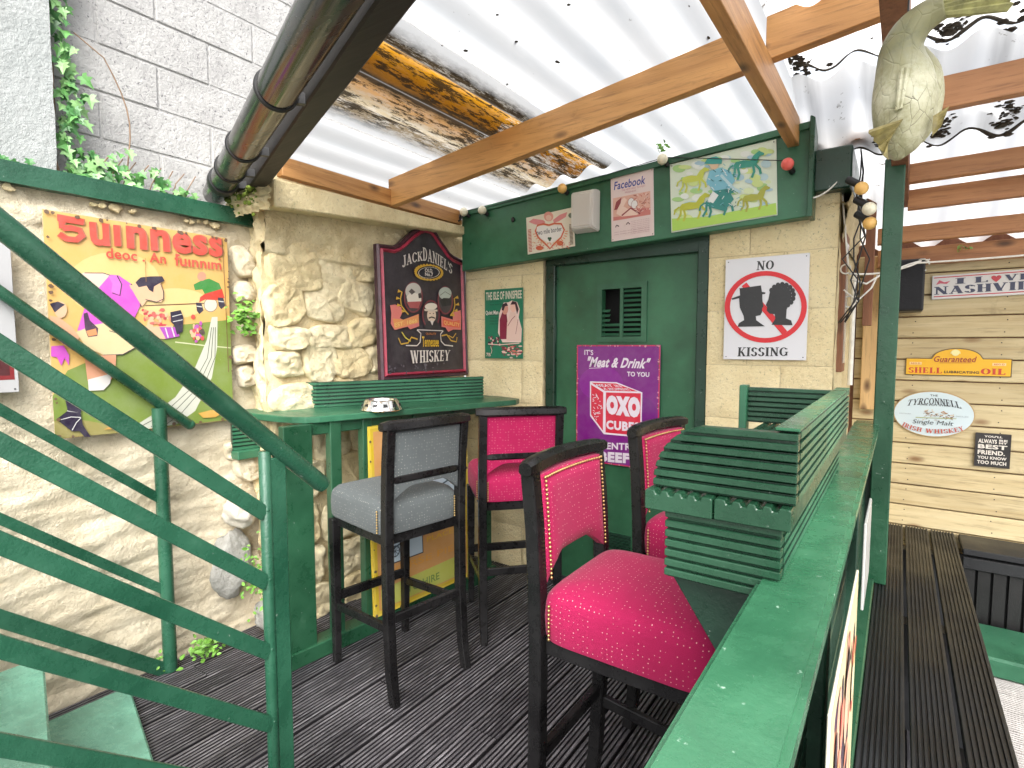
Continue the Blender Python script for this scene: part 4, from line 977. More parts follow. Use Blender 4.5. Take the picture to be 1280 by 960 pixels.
# ================================================================ PLANTS
def leafmesh(name, mt, lobes, w=.5, seedv=0):
    """lobed leaf, 1 unit long, folded along the midrib"""
    out = {5: [(0, 0), (.18, -.12), (.42, -.02), (.26, .18), (.52, .42), (.22, .48), (0, 1), (-.22, .48), (-.52, .42), (-.26, .18), (-.42, -.02), (-.18, -.12)],
           1: [(0, 0), (.2, .15), (.3, .45), (.18, .75), (0, 1), (-.18, .75), (-.3, .45), (-.2, .15)]}[lobes]
    q = MB(); n = len(out); vs = [(x, y, .28 * abs(x) - .15 * y * y) for x, y in out] + [(0, .35, -.02)]
    q.add(vs, [(i, (i + 1) % n, n) for i in range(n)]); return q.mesh(name, mt, recalc=False)
lf = [leafmesh('ivy_leaf', M_['leaf'], 5), leafmesh('ivy_leaf', plain('ivy_leaf_light', (.20, .38, .14), .42, .2, .35, sc=8), 5), leafmesh('ivy_leaf', plain('ivy_leaf_dark', (.05, .17, .045), .4, .2, .35, sc=8), 5)]
iv = thing('ivy', 'green ivy climbing beside the concrete pier and spreading over the green coping', 'ivy', (-2.76, .85, 2.0))
stm = MB(); rs = random.Random(3)
main = [(-2.775, .80 + .03 * nz(i, 2, 0, .7), 2.0 + i * .085) for i in range(14)]; stm.tube(main, .006, 6)
br = [(-2.775, .98 + .04 * math.sin(i * .5) + i * .012, 2.60 - i * .06) for i in range(10)]; stm.tube([(-2.78, .88, 2.66)] + br, .003, 6)
for k in range(9):
    y = .86 + k * .05; stm.tube([(-2.77, y, 2.03), (-2.77, y + .03, 2.12 + .03 * rs.random()), (-2.77, y + .07, 2.2)], .0025, 5)
stm.build('stem', M_['stem'], iv, smooth=True)
def putleaf(me, p, sz, par, nrm=(1, 0, 0), down=True, nm='leaf'):
    y = Vector((rs.gauss(0, .35), rs.gauss(0, .6), -1 if down else rs.uniform(-.4, 1))); n = Vector(nrm) + Vector((rs.uniform(-.25, .25), rs.gauss(0, .45), rs.gauss(.2, .4)))
    n.normalize(); x = y.cross(n).normalized(); y = n.cross(x)
    Mx = Matrix((x, y, n)).transposed().to_4x4(); Mx = Matrix.Translation(p) @ Mx @ Matrix.Scale(sz, 4); return inst(nm, me, Mx, par)
cnt = 0
while cnt < 290:
    r = rs.random()
    if r < .5: z = 2.02 + 1.1 * rs.random(); y = .79 + abs(rs.gauss(0, .04)) + (.03 if z < 2.6 else 0); 
    else:
        z = 2.02 + abs(rs.gauss(0, .10)); y = .84 + rs.random() * .47
        if z > 2.13 + .14 * math.exp(-((y - 1.05) / .12) ** 2) + (.1 if y < .93 else 0): continue
    sz = rs.uniform(.032, .058)
    putleaf(lf[cnt % 3], (-2.77 + .035 * rs.random(), y, z), sz, iv); cnt += 1
for k in range(22): putleaf(lf[2], (-2.7, .58 + .17 * rs.random() * rs.random(), 2.05 + .05 * rs.random()), .035, iv)
def weed(name, label, c, n, spread, sz, wall=True, ferny=False):
    t = thing(name, label, 'plant', c); me = leafmesh('weed_leaf', M_['leaf2'], 1); q = MB()
    for k in range(max(4, n // 8)):
        a = Vector((rs.uniform(0, .7), rs.gauss(0, 1), rs.gauss(.3, .8))).normalized() * spread[1] * rs.uniform(.5, 1)
        q.tube([c, (c[0] + a.x * .5, c[1] + a.y * .5, c[2] + a.z * .6), (c[0] + a.x, c[1] + a.y, c[2] + a.z * .9)], .0015, 5)
    q.build('stem', M_['leaf2'], t)
    for k in range(n):
        p = (c[0] + abs(rs.gauss(0, spread[0])) + .01, c[1] + rs.gauss(0, spread[1] * .5), c[2] + rs.gauss(0, spread[2] * .5))
        o = putleaf(me, p, sz * rs.uniform(.6, 1.2), t, (.6, -.4, .6), False)
weed('weed', 'feathery bright green tuft growing from the wall at the jagged return', (-2.54, 1.40, 1.53), 110, (.03, .06, .08), .035)
weed('weed', 'leafy green weed beside the grey limestone lump behind the bar post', (-2.46, 1.36, .33), 90, (.05, .09, .16), .024)
weed('weed', 'low green weed on the deck just right of the far rail post', (-2.50, 1.17, .06), 80, (.03, .10, .05), .028)
weed('weed', 'tiny green weed at the wall foot left of the far rail post', (-2.56, .99, .05), 26, (.02, .04, .03), .022)
weed('weed', 'tiny bright leaves caught on the cable along the rearmost right rafter', (.21, 3.52, 1.875), 10, (.02, .03, .01), .025)
weed('weed', 'small green sprig lying on the roof edge above the cream bulb', (-1.02, 2.70, 2.37), 14, (.02, .05, .02), .03)

# ================================================================ PRINTED SIGNS
def homog(q):
    """maps the unit square's corners (bl, br, tr, tl) to q; returns the inverse map q -> unit"""
    (x0, y0), (x1, y1), (x2, y2), (x3, y3) = q
    dx1, dx2, dx3 = x1 - x2, x3 - x2, x0 - x1 + x2 - x3; dy1, dy2, dy3 = y1 - y2, y3 - y2, y0 - y1 + y2 - y3
    det = dx1 * dy2 - dx2 * dy1; g = (dx3 * dy2 - dx2 * dy3) / det; h = (dx1 * dy3 - dx3 * dy1) / det
    H = Matrix(((x1 - x0 + g * x1, x3 - x0 + h * x3, x0), (y1 - y0 + g * y1, y3 - y0 + h * y3, y0), (g, h, 1))).inverted()
    def f(x, y): v = H @ Vector((x, y, 1)); return v.x / v.z, v.y / v.z
    return f
_tc = {}
def text_mesh(s, bold=0.0):
    k = (s, bold)
    if k not in _tc:
        c = bpy.data.curves.new('t', 'FONT'); c.body = s; c.resolution_u = 3; c.offset = bold; c.space_character = 1.0 + bold * 2
        o = bpy.data.objects.new('t', c); me = bpy.data.meshes.new_from_object(o)
        vs = [tuple(v.co[:2]) for v in me.vertices]; fs = [tuple(p.vertices) for p in me.polygons]
        bpy.data.objects.remove(o); bpy.data.curves.remove(c); bpy.data.meshes.remove(me)
        x0 = min(v[0] for v in vs); x1 = max(v[0] for v in vs); y0 = min(v[1] for v in vs); y1 = max(v[1] for v in vs)
        _tc[k] = ([((x - x0) / (x1 - x0), (y - y0) / (y1 - y0)) for x, y in vs], fs)
    return _tc[k]
# slab serif capitals: V = thick stem, H = thin bar, D = thick diagonal, d = thin diagonal, A = arc(cx, cy, rx, ry, a0, a1), s = serif(x, y, half length)
TH, TN = .20, .085
SER = {
 'N': (.86, [('V', .16, 0, 1, .11), ('V', .70, 0, 1, .11), ('D', .14, 1, .72, 0), ('s', .13, 1, .14), ('s', .16, 0, .16), ('s', .72, 1, .16)]),
 'O': (.84, [('A', .42, .5, .42, .5, 0, 360)]),
 'K': (.86, [('V', .2, 0, 1), ('s', .2, 0, .19), ('s', .2, 1, .19), ('d', .3, .42, .72, .98), ('D', .40, .55, .72, .02), ('s', .70, 1, .15), ('s', .72, 0, .16)]),
 'I': (.40, [('V', .2, 0, 1), ('s', .2, 0, .2), ('s', .2, 1, .2)]),
 'S': (.66, [('A', .33, .735, .31, .265, 20, 262), ('A', .33, .255, .32, .26, -200 + 100, 82), ('A', .33, .255, .32, .26, 190, 262), ('s', .6, .82, .035, .14), ('s', .05, .18, .035, .14)]),
 'G': (.84, [('A', .42, .5, .42, .5, 38, 325), ('V', .70, .05, .42, .16), ('s', .70, .42, .16), ('s', .74, .82, .03, .14)]),
 'C': (.78, [('A', .42, .5, .42, .5, 38, 322), ('s', .74, .82, .03, .14), ('s', .74, .18, .03, .1)]),
 'A': (.86, [('d', .12, 0, .42, 1), ('D', .40, 1, .70, 0), ('H', .3, .2, .62), ('s', .12, 0, .13), ('s', .70, 0, .17)]),
 'H': (.88, [('V', .2, 0, 1), ('V', .68, 0, 1), ('H', .5, .2, .68), ('s', .2, 0, .19), ('s', .2, 1, .19), ('s', .68, 0, .19), ('s', .68, 1, .19)]),
 'V': (.84, [('D', .14, 1, .42, 0), ('d', .42, 0, .70, 1), ('s', .15, 1, .16), ('s', .70, 1, .14)]),
 'L': (.70, [('V', .2, 0, 1), ('s', .2, 1, .19), ('H', .04, .02, .66), ('V', .62, 0, .3, .08)]),
 'E': (.72, [('V', .2, 0, 1), ('H', .04, .02, .66), ('H', .96, .02, .64), ('H', .5, .2, .5), ('V', .62, 0, .28, .08), ('V', .60, .74, 1, .08), ('V', .5, .38, .62, .06)]),
 'W': (1.2, [('D', .14, 1, .36, 0), ('d', .36, 0, .58, .96), ('D', .58, .96, .82, 0), ('d', .82, 0, 1.06, 1), ('s', .14, 1, .15), ('s', 1.06, 1, .13), ('s', .58, 1, .12)]),
 'Y': (.82, [('V', .41, 0, .48), ('D', .13, 1, .41, .42), ('d', .41, .42, .70, 1), ('s', .41, 0, .18), ('s', .14, 1, .15), ('s', .70, 1, .13)]),
 'R': (.84, [('V', .2, 0, 1), ('s', .2, 0, .19), ('s', .14, 1, .13), ('A', .40, .74, .30, .26, -90, 90), ('H', .955, .2, .42), ('H', .50, .2, .42), ('D', .42, .5, .70, .02), ('s', .74, 0, .1)]),
 'T': (.80, [('V', .4, 0, 1), ('H', .955, .04, .76), ('s', .4, 0, .19), ('V', .07, .72, 1, .07), ('V', .73, .72, 1, .07)]),
 'D': (.84, [('V', .2, 0, 1), ('A', .36, .5, .44, .5, -90, 90), ('H', .04, .03, .38), ('H', .96, .03, .38)]),
 'J': (.62, [('V', .42, .2, 1), ('s', .42, 1, .19), ('A', .24, .24, .28, .26, 190, 350)]),
 'U': (.86, [('V', .2, .3, 1), ('V', .68, .3, 1, .12), ('A', .43, .32, .31, .32, 180, 360), ('s', .2, 1, .17), ('s', .68, 1, .15)]),
 'P': (.78, [('V', .2, 0, 1), ('s', .2, 0, .19), ('s', .14, 1, .13), ('A', .40, .72, .32, .28, -90, 90), ('H', .955, .2, .42), ('H', .46, .2, .42)]),
 "'": (.22, [('V', .12, .68, 1, .12)]), ' ': (.40, []), '.': (.24, [('V', .12, 0, .16, .16)]),
 '&': (.8, [('A', .36, .74, .2, .24, 0, 360), ('A', .36, .27, .32, .27, 60, 350), ('D', .28, .64, .76, 0)]),
}
class Sign:
    def __init__(s, name, label, cat, M, w, h, quad=None, thick=.004, edge=(.7, .7, .68), outline=None, wear=.10, base=None, group=None, parent=None, dim=1.0):
        s.dim = dim; s.M = M; s.w = w; s.h = h; s.q = homog(quad) if quad else None; s.mb = MB(); s.mats = []; s.z = thick + .0004; s.wear = wear; s.warp = None
        s.t = thing(name, label, cat, M.translation, 0, group, parent); s.th = thick
        q = MB(); ol = outline or [(0, 0), (w, 0), (w, h), (0, h)]
        q.prism(ol, 0, thick, M); q.build('panel', base or pm(edge, wear), s.t, bevel=min(.0015, thick / 4)); s.ol = ol
    def mi(s, c):
        m_ = c if not isinstance(c, tuple) else pm(tuple(x * s.dim for x in c), s.wear)
        if m_ not in s.mats: s.mats.append(m_)
        return s.mats.index(m_)
    def xy(s, p):
        if s.q: u, v = s.q(*p); return u * s.w, v * s.h
        return p
    def raw(s, vs, fs, c):
        """vs in sign metres"""
        s.mb.add([(x, y, s.z) for x, y in vs], fs, s.mi(c), s.M); s.z += .00004; return s
    def poly(s, pts, c): P_ = [s.xy(p) for p in pts]; return s.raw(P_, [tuple(range(len(P_)))], c)
    def fill(s, c, inset=0):
        a = inset; s.raw([(a, a), (s.w - a, a), (s.w - a, s.h - a), (a, s.h - a)], [(0, 1, 2, 3)], c)
    def rim(s, c, a, b):
        w, h = s.w, s.h; o = [(a, a), (w - a, a), (w - a, h - a), (a, h - a)]; i = [(b, b), (w - b, b), (w - b, h - b), (b, h - b)]
        s.raw(o + i, [(k, (k + 1) % 4, 4 + (k + 1) % 4, 4 + k) for k in range(4)], c)
    def ell(s, cx, cy, rx, ry, c, n=28, a0=0, a1=360, inner=None):
        pts = [(cx + rx * math.cos(math.radians(a0 + (a1 - a0) * i / n)), cy + ry * math.sin(math.radians(a0 + (a1 - a0) * i / n))) for i in range(n + (inner is not None or a1 - a0 < 360))]
        if inner is None: return s.poly(pts, c)
        ip = [(cx + (x - cx) * inner, cy + (y - cy) * inner) for x, y in pts]; k = len(pts)
        P_ = [s.xy(p) for p in pts + ip]; s.raw(P_, [(i, i + 1, k + i + 1, k + i) for i in range(k - 1)], c)
    def line(s, pts, wd, c):
        """stroke of width wd metres through pts"""
        P_ = [Vector(s.xy(p)) for p in pts]; L = []; Rr = []
        for i, p in enumerate(P_):
            t = (P_[min(i + 1, len(P_) - 1)] - P_[max(i - 1, 0)]); t = t.normalized() if t.length else Vector((1, 0)); n_ = Vector((-t.y, t.x)) * wd / 2
            L.append(tuple(p + n_)); Rr.append(tuple(p - n_))
        k = len(L); s.raw(L + Rr, [(i, i + 1, k + i + 1, k + i) for i in range(k - 1)], c)
    def text(s, body, quad, c, bold=0.0, warp=None):
        """text stretched over quad = (bl, br, tr, tl) in this sign's drawing coordinates"""
        vs, fs = text_mesh(body, bold); bl, br, tr, tl = [Vector(s.xy(p)) for p in quad]
        out = []
        for u, v in vs:
            if warp: u, v = warp(u, v)
            out.append(tuple((bl * (1 - u) + br * u) * (1 - v) + (tl * (1 - u) + tr * u) * v))
        s.z += .00006; s.raw(out, fs, c); s.z += .00012
    def tbox(s, body, x, y, w, h, c, bold=0.0, shear=0.0, warp=None):
        k = shear * h; s.text(body, ((x, y), (x + w, y), (x + w + k, y + h), (x + k, y + h)), c, bold, warp)
    def serif(s, body, quad, c, th=1.0, warp=None):
        """slab serif capitals over quad"""
        tot = sum(SER[ch][0] + .07 for ch in body) - .07; x = 0; bl, br, tr, tl = [Vector(s.xy(p)) for p in quad]
        def put(ps):
            o = []
            for (a, b) in ps:
                u, v = a / tot, b
                if warp: u, v = warp(u, v)
                o.append(tuple((bl * (1 - u) + br * u) * (1 - v) + (tl * (1 - u) + tr * u) * v))
            return o
        T = TH * th; t = TN
        for ch in body:
            wd, st_ = SER[ch]
            for k in st_:
                K = k[0]
                if K == 'V': tw = (k[4] if len(k) > 4 else T) / 2; ps = [(x + k[1] - tw, k[2]), (x + k[1] + tw, k[2]), (x + k[1] + tw, k[3]), (x + k[1] - tw, k[3])]; s.raw(put(ps), [(0, 1, 2, 3)], c)
                elif K == 'H': ps = [(x + k[2], k[1] - t / 2), (x + k[3], k[1] - t / 2), (x + k[3], k[1] + t / 2), (x + k[2], k[1] + t / 2)]; s.raw(put(ps), [(0, 1, 2, 3)], c)
                elif K in 'Dd': tw = (T if K == 'D' else t * 1.1) / 2 * 1.05; ps = [(x + k[1] - tw, k[2]), (x + k[1] + tw, k[2]), (x + k[3] + tw, k[4]), (x + k[3] - tw, k[4])]; s.raw(put(ps), [(0, 1, 2, 3)], c)
                elif K == 's': hh = (k[4] if len(k) > 4 else t * .9); yy = k[2] - (hh if k[2] > .9 else 0) if len(k) < 5 else k[2] - hh / 2; ps = [(x + k[1] - k[3], yy), (x + k[1] + k[3], yy), (x + k[1] + k[3], yy + hh), (x + k[1] - k[3], yy + hh)]; s.raw(put(ps), [(0, 1, 2, 3)], c)
                elif K == 'A':
                    n_ = 14; cx, cy, rx, ry, a0, a1 = k[1:]; o = []; i_ = []
                    for j in range(n_ + 1):
                        a = math.radians(a0 + (a1 - a0) * j / n_); o.append((x + cx + rx * math.cos(a), cy + ry * math.sin(a))); i_.append((x + cx + max(.02, rx - T) * math.cos(a), cy + max(.02, ry - t) * math.sin(a)))
                    s.raw(put(o + i_), [(j, j + 1, n_ + 2 + j, n_ + 1 + j) for j in range(n_)], c)
            x += wd + .07
        s.z += .00003
    def script(s, strokes, wd, c):
        for st_ in strokes: s.line(st_, wd, c)
    def screws(s, ins=.012, r=.003):
        q = MB()
        for x in (ins, s.w - ins):
            for y in (ins, s.h - ins): q.lathe([(.0001, 0), (r, 0), (r * .7, .0015), (.0001, .0018)], 8, s.M @ Matrix.Translation((x, y, s.th)))
        q.build('screws', M_['blackrub'], s.t, smooth=True, kind='stuff')
    def rust(s, n, seed=1, c=(.16, .07, .03), sz=.006):
        rs = random.Random(seed)
        for k in range(n):
            e = rs.random() * 4; side = int(e); f = e - side; w, h = s.w, s.h; j = abs(rs.gauss(0, .004))
            x, y = [(f * w, j), (w - j, f * h), (f * w, h - j), (j, f * h)][side]; r = rs.uniform(.3, 1) * sz
            x = min(max(x, r), w - r); y = min(max(y, r), h - r)
            s.raw([(x + r * math.cos(a) * rs.uniform(.6, 1), y + r * math.sin(a) * rs.uniform(.5, 1)) for a in [i * .9 for i in range(7)]], [tuple(range(7))], c)
    def done(s, nm='print'):
        o = s.mb.build(nm, s.mats, s.t, recalc=False); me = o.data
        return o
XW = lambda x, y, z: frame((x, y, z), (0, 1, 0), (0, 0, 1))      # on a wall facing +x, left end at y
YW = lambda x, y, z: frame((x, y, z), (1, 0, 0), (0, 0, 1))      # on a wall facing -y, left end at x
def inset(poly, d):
    n = len(poly); out = []
    for i in range(n):
        p, a, b = Vector(poly[i]), Vector(poly[i - 1]), Vector(poly[(i + 1) % n])
        e1 = (p - a).normalized(); e2 = (b - p).normalized(); n1 = Vector((-e1.y, e1.x)); n2 = Vector((-e2.y, e2.x)); m_ = (n1 + n2)
        m_ = m_ / max(.35, m_.length_squared) * 2; out.append(tuple(p + m_ * d))
    return out
WHT = (.80, .80, .78); RED = (.62, .04, .03); BLK = (.02, .02, .022)

# ---- rugby enamel sign, traced in its own 832 x 960 layout
s = Sign('tin_sign', 'large yellow and green tin sign with red lettering over a rugby player kicking a ball', 'sign', XW(-2.573, .690, 1.050), .675, .845,
         ((50, 935), (800, 895), (800, 180), (65, 35)), .004, (.5, .35, .15), wear=.2, dim=.74)
YEL = srgb(244, 196, 112); GRN = srgb(136, 160, 66); MAG = srgb(226, 92, 214); SK = srgb(245, 200, 160); NAV = srgb(40, 28, 60); CRM = srgb(245, 222, 170)
s.fill(YEL, .002); s.ell(330, 330, 190, 120, srgb(250, 216, 140)); s.ell(560, 420, 150, 60, srgb(250, 220, 150))
s.poly([(51, 760), (120, 660), (290, 600), (560, 505), (799, 494), (799, 893), (51, 932)], GRN)
s.poly([(52, 860), (52, 930), (330, 922), (250, 880), (120, 850)], srgb(170, 160, 90))
s.line([(455, 422), (700, 425)], .005, srgb(120, 80, 50)); s.line([(570, 570), (690, 590), (798, 605)], .005, srgb(230, 235, 190))
s.poly([(725, 480), (748, 480), (742, 600), (715, 720), (640, 850), (560, 900), (340, 921), (450, 862), (560, 790), (640, 690), (700, 570)], srgb(228, 230, 214))
for off in (0, 26, 52): s.line([(722 + off * .3, 520), (700 + off * .6, 640), (625 + off, 760), (500 + off * 1.5, 860), (400 + off * 2, 905)], .003, srgb(90, 95, 80))
s.ell(722, 432, 28, 28, srgb(240, 232, 214)); s.ell(722, 432, 28, 28, srgb(150, 130, 110), inner=.9)
s.poly([(655, 350), (690, 335), (720, 330), (760, 350), (772, 380), (735, 395), (700, 390), (690, 370), (660, 372)], srgb(58, 150, 60)); s.ell(690, 320, 18, 17, srgb(238, 160, 130))
s.poly([(680, 400), (700, 388), (770, 372), (780, 408), (745, 415), (700, 410), (675, 420)], srgb(226, 60, 40))
for a in ((662, 440), (752, 425)): s.poly([(a[0], a[1] - 20), (a[0] + 22, a[1] - 18), (a[0] + 30, a[1] + 12), (a[0] + 12, a[1] + 26), (a[0] + 2, a[1] + 12)], NAV); s.line([(a[0] + 2, a[1] - 6), (a[0] + 24, a[1] - 2)], .004, WHT)
rs = random.Random(5)
for k in range(60): s.ell(rs.gauss(490, 26), rs.gauss(470, 18), rs.uniform(5, 13), rs.uniform(4, 10), rs.choice([srgb(236, 110, 100), srgb(245, 160, 120), srgb(250, 205, 160), srgb(214, 70, 80)]), 7)
for k in range(34): s.ell(rs.gauss(655, 18), rs.gauss(535, 22), rs.uniform(4, 9), rs.uniform(5, 12), rs.choice([srgb(236, 90, 80), srgb(200, 90, 190), srgb(250, 205, 160), srgb(90, 70, 60)]), 7)
s.poly([(62, 440), (100, 450), (150, 490), (180, 530), (150, 560), (100, 540), (66, 520)], srgb(246, 190, 150)); s.ell(108, 420, 26, 32, SK); s.poly([(66, 395), (100, 388), (128, 402), (110, 412), (84, 430)], NAV)
s.poly([(60, 560), (110, 560), (130, 600), (126, 640), (110, 610), (95, 640), (80, 605), (56, 600)], MAG)
s.poly([(145, 350), (160, 300), (215, 282), (290, 288), (335, 300), (345, 345), (300, 375), (230, 368), (172, 378)], srgb(250, 222, 205))
s.poly([(170, 505), (205, 420), (262, 350), (318, 296), (352, 300), (400, 335), (425, 372), (432, 420), (405, 470), (330, 492), (240, 500)], MAG)
s.poly([(310, 300), (345, 300), (362, 330), (355, 375), (318, 362), (325, 330)], srgb(236, 120, 224)); s.line([(345, 300), (362, 335), (352, 378), (322, 366)], .004, NAV)
s.line([(400, 335), (430, 380), (436, 425)], .004, NAV); s.line([(215, 284), (290, 288), (318, 298)], .003, NAV)
s.poly([(392, 338), (440, 345), (462, 400), (440, 425), (425, 400)], SK)
s.poly([(395, 350), (420, 330), (520, 335), (526, 360), (532, 395), (518, 412), (480, 405), (440, 398), (425, 380)], SK); s.line([(520, 340), (530, 372), (528, 400), (500, 410), (455, 398)], .003, NAV)
s.poly([(418, 330), (440, 312), (480, 310), (528, 312), (536, 330), (512, 340), (492, 350), (488, 372), (472, 362), (462, 345), (430, 350)], NAV)
s.poly([(165, 510), (240, 486), (330, 476), (410, 470), (432, 545), (405, 582), (350, 608), (270, 606), (200, 570)], CRM); s.line([(300, 512), (345, 528), (370, 510)], .003, NAV); s.line([(270, 606), (350, 608), (410, 580), (432, 545)], .003, NAV)
s.poly([(200, 440), (216, 436), (224, 468), (256, 500), (250, 530), (212, 533), (202, 500)], srgb(70, 35, 70)); s.poly([(206, 508), (246, 500), (250, 525), (214, 530)], srgb(240, 160, 100))
s.poly([(430, 505), (560, 505), (580, 548), (520, 556), (470, 545)], SK); s.poly([(505, 508), (578, 512), (586, 548), (530, 556)], srgb(190, 80, 200)); s.line([(530, 512), (540, 552)], .005, WHT); s.line([(556, 512), (566, 550)], .005, WHT)
s.poly([(553, 452), (596, 446), (606, 475), (600, 530), (576, 542), (568, 505), (554, 490)], NAV); s.line([(560, 470), (600, 462)], .003, WHT); s.line([(562, 490), (602, 484)], .003, WHT)
s.poly([(192, 605), (322, 608), (318, 650), (300, 700), (268, 738), (236, 715), (198, 705)], srgb(240, 170, 130)); s.poly([(200, 700), (300, 680), (290, 720), (262, 745), (200, 745)], srgb(245, 240, 235))
s.poly([(100, 770), (130, 742), (180, 742), (196, 765), (170, 800), (160, 835), (108, 825)], NAV); s.line([(104, 822), (160, 836)], .006, WHT)
s.poly([(58, 852), (105, 822), (160, 832), (166, 880), (196, 932), (170, 930), (150, 905), (120, 905)], NAV); s.line([(70, 856), (120, 846), (160, 850)], .003, WHT); s.line([(120, 900), (140, 870), (160, 852)], .003, WHT)
s.poly([(250, 905), (300, 885), (380, 888), (330, 905)], srgb(226, 170, 80)); s.poly([(650, 860), (700, 850), (770, 856), (720, 880), (670, 880)], srgb(232, 180, 80))
R1 = srgb(232, 84, 66); SH = srgb(196, 120, 90)
for dx, cc in ((6, SH), (0, R1)):
    s.poly([(120 + dx, 58), (225 + dx, 82), (222 + dx, 104), (120 + dx, 84)], cc)
    s.poly([(124 + dx, 84), (152 + dx, 88), (140 + dx, 112), (124 + dx, 112)], cc)
    s.line([(138 + dx, 112), (170 + dx, 112), (205 + dx, 122), (214 + dx, 142), (190 + dx, 158), (150 + dx, 152), (122 + dx, 132)], .021, cc)
    s.text('u', ((245 + dx, 180), (322 + dx, 190), (322 + dx, 104), (245 + dx, 92)), cc, .03)
    s.text('ı', ((340 + dx, 188), (366 + dx, 191), (366 + dx, 112), (340 + dx, 108)), cc, .03)
    s.text('nness', ((390 + dx, 200), (775 + dx, 252), (775 + dx, 178), (390 + dx, 112)), cc, .035)
s.text('deoc . An', ((305, 232), (545, 266), (545, 228), (305, 192)), R1, .02); s.text('fuınnım', ((580, 274), (768, 300), (768, 262), (580, 228)), R1, .02)
s.ell(588, 233, 5, 5, R1, 8); s.ell(762, 258, 5, 5, R1, 8)
s.line([(775, 180), (780, 400), (782, 700)], .003, srgb(120, 70, 40)); s.line([(462, 240), (460, 330)], .002, srgb(170, 120, 60))
s.rust(46, 2, (.18, .10, .05), .012); s.done()

# ---- white notice at the far left
s = Sign('notice_board', 'white notice board partly seen behind the stair rails at the far left', 'sign', XW(-2.575, .25, 1.235), .345, .55, None, .012, (.46, .46, .47), dim=.7)
s.poly([(.262, .045), (.334, .045), (.334, .155), (.262, .155)], srgb(150, 40, 45)); s.poly([(.277, .06), (.322, .06), (.322, .14), (.277, .14)], srgb(90, 25, 30)); s.screws(); s.done()

# ---- whiskey board
JQ = ((90, 930), (580, 925), (590, 270), (65, 150))
jw, jh = .735, .745
jf = homog(JQ); raw = [(90, 930), (580, 925), (590, 270), (556, 254), (528, 240), (500, 215), (478, 180), (450, 138), (425, 95), (400, 66), (375, 54), (350, 50), (318, 58), (290, 76), (250, 108), (215, 140), (190, 158), (165, 166), (120, 158), (65, 150)]
ol = [(jf(*p)[0] * jw, jf(*p)[1] * jh) for p in raw]
tilt = frame((-2.345, 2.055, 1.205), (0.0, 1, 0), (-.03, 0, 1))
s = Sign('whiskey_sign', 'black shield topped wooden sign with red border, three oval portraits and the word whiskey', 'sign', tilt, jw, jh, JQ, .028, outline=ol, base=plain('dark_purple_wood', (.045, .018, .028), .4, .4, .4), wear=.14)
i0, i1, i2, i3 = ol, inset(ol, .018), inset(ol, .034), inset(ol, .042)
s.raw(i1, [tuple(range(len(i1)))], srgb(52, 44, 52))
mm = MB(); n = len(ol)
def ring(a, b, z0, z1, z2, par, nm, mt):
    q = MB(); A = [tuple(tilt @ Vector((x, y, z0))) for x, y in a]; mid = [((p[0] + r_[0]) / 2, (p[1] + r_[1]) / 2) for p, r_ in zip(a, b)]
    Bv = [tuple(tilt @ Vector((x, y, z1))) for x, y in mid]; Cv = [tuple(tilt @ Vector((x, y, z2))) for x, y in b]
    q.add(A + Bv + Cv, [(k * n + i, k * n + (i + 1) % n, (k + 1) * n + (i + 1) % n, (k + 1) * n + i) for k in (0, 1) for i in range(n)]); return q.build(nm, mt, par, recalc=False)
ring(i0, i1, .028, .040, .034, s.t, 'frame', plain('dark_frame', (.06, .022, .034), .35, .4, .4))
ring(inset(ol, .022), i3, .030, .044, .030, s.t, 'moulding', plain('red_moulding', srgb(160, 50, 72), .35, .3, .3))
s.z = .034; Wn = srgb(232, 222, 214); GD = srgb(222, 176, 60)
def arch(a0, sw):
    def f(u, v): return u, v + a0 * (1 - (2 * u - 1) ** 2)
    return f
s.serif("JACK", ((214, 300), (334, 262), (334, 208), (212, 232)), Wn, 1.0, lambda u, v: (u, v + .10 * (1 - (2 * u - 1) ** 2)))
s.serif("DANIEL'S", ((336, 262), (506, 350), (512, 296), (336, 182)), Wn, 1.0, lambda u, v: (u, v + .22 * (1 - (2 * u - 1) ** 2)))
for k in range(26):
    a = k / 26 * 2 * math.pi; s.ell(368 + 80 * math.cos(a), 333 + 44 * math.sin(a) + 8 * math.cos(a), 8, 7, GD, 7)
s.ell(368, 335, 84, 46, GD, inner=.86); s.ell(368, 335, 62, 31, srgb(24, 22, 40)); s.ell(368, 335, 64, 33, Wn, inner=.94)
s.text('OLD', ((344, 330), (388, 336), (388, 314), (344, 308)), Wn, .03); s.text('No.7', ((344, 354), (392, 360), (392, 336), (344, 332)), Wn, .03)
MR = srgb(130, 50, 60)
for (cx, cy, rx, ry) in ((272, 474, 56, 90), (460, 500, 46, 82), (373, 578, 52, 84)):
    s.ell(cx, cy, rx, ry, MR); s.ell(cx, cy, rx - 7, ry - 9, srgb(70, 60, 62))
s.ell(272, 440, 46, 48, srgb(205, 200, 190)); s.poly([(232, 470), (262, 440), (290, 455), (318, 450), (318, 500), (240, 510)], srgb(235, 225, 210)); s.poly([(245, 440), (262, 424), (285, 445), (262, 460)], srgb(90, 80, 78)); s.poly([(232, 500), (316, 500), (300, 540), (250, 535)], srgb(180, 90, 90)); s.poly([(300, 455), (316, 450), (320, 480), (303, 482)], srgb(60, 50, 50))
s.ell(460, 460, 38, 36, srgb(190, 200, 190)); s.poly([(424, 500), (450, 486), (496, 490), (494, 530), (440, 535)], srgb(40, 38, 40)); s.line([(430, 470), (460, 450), (495, 472)], .004, srgb(120, 120, 110))
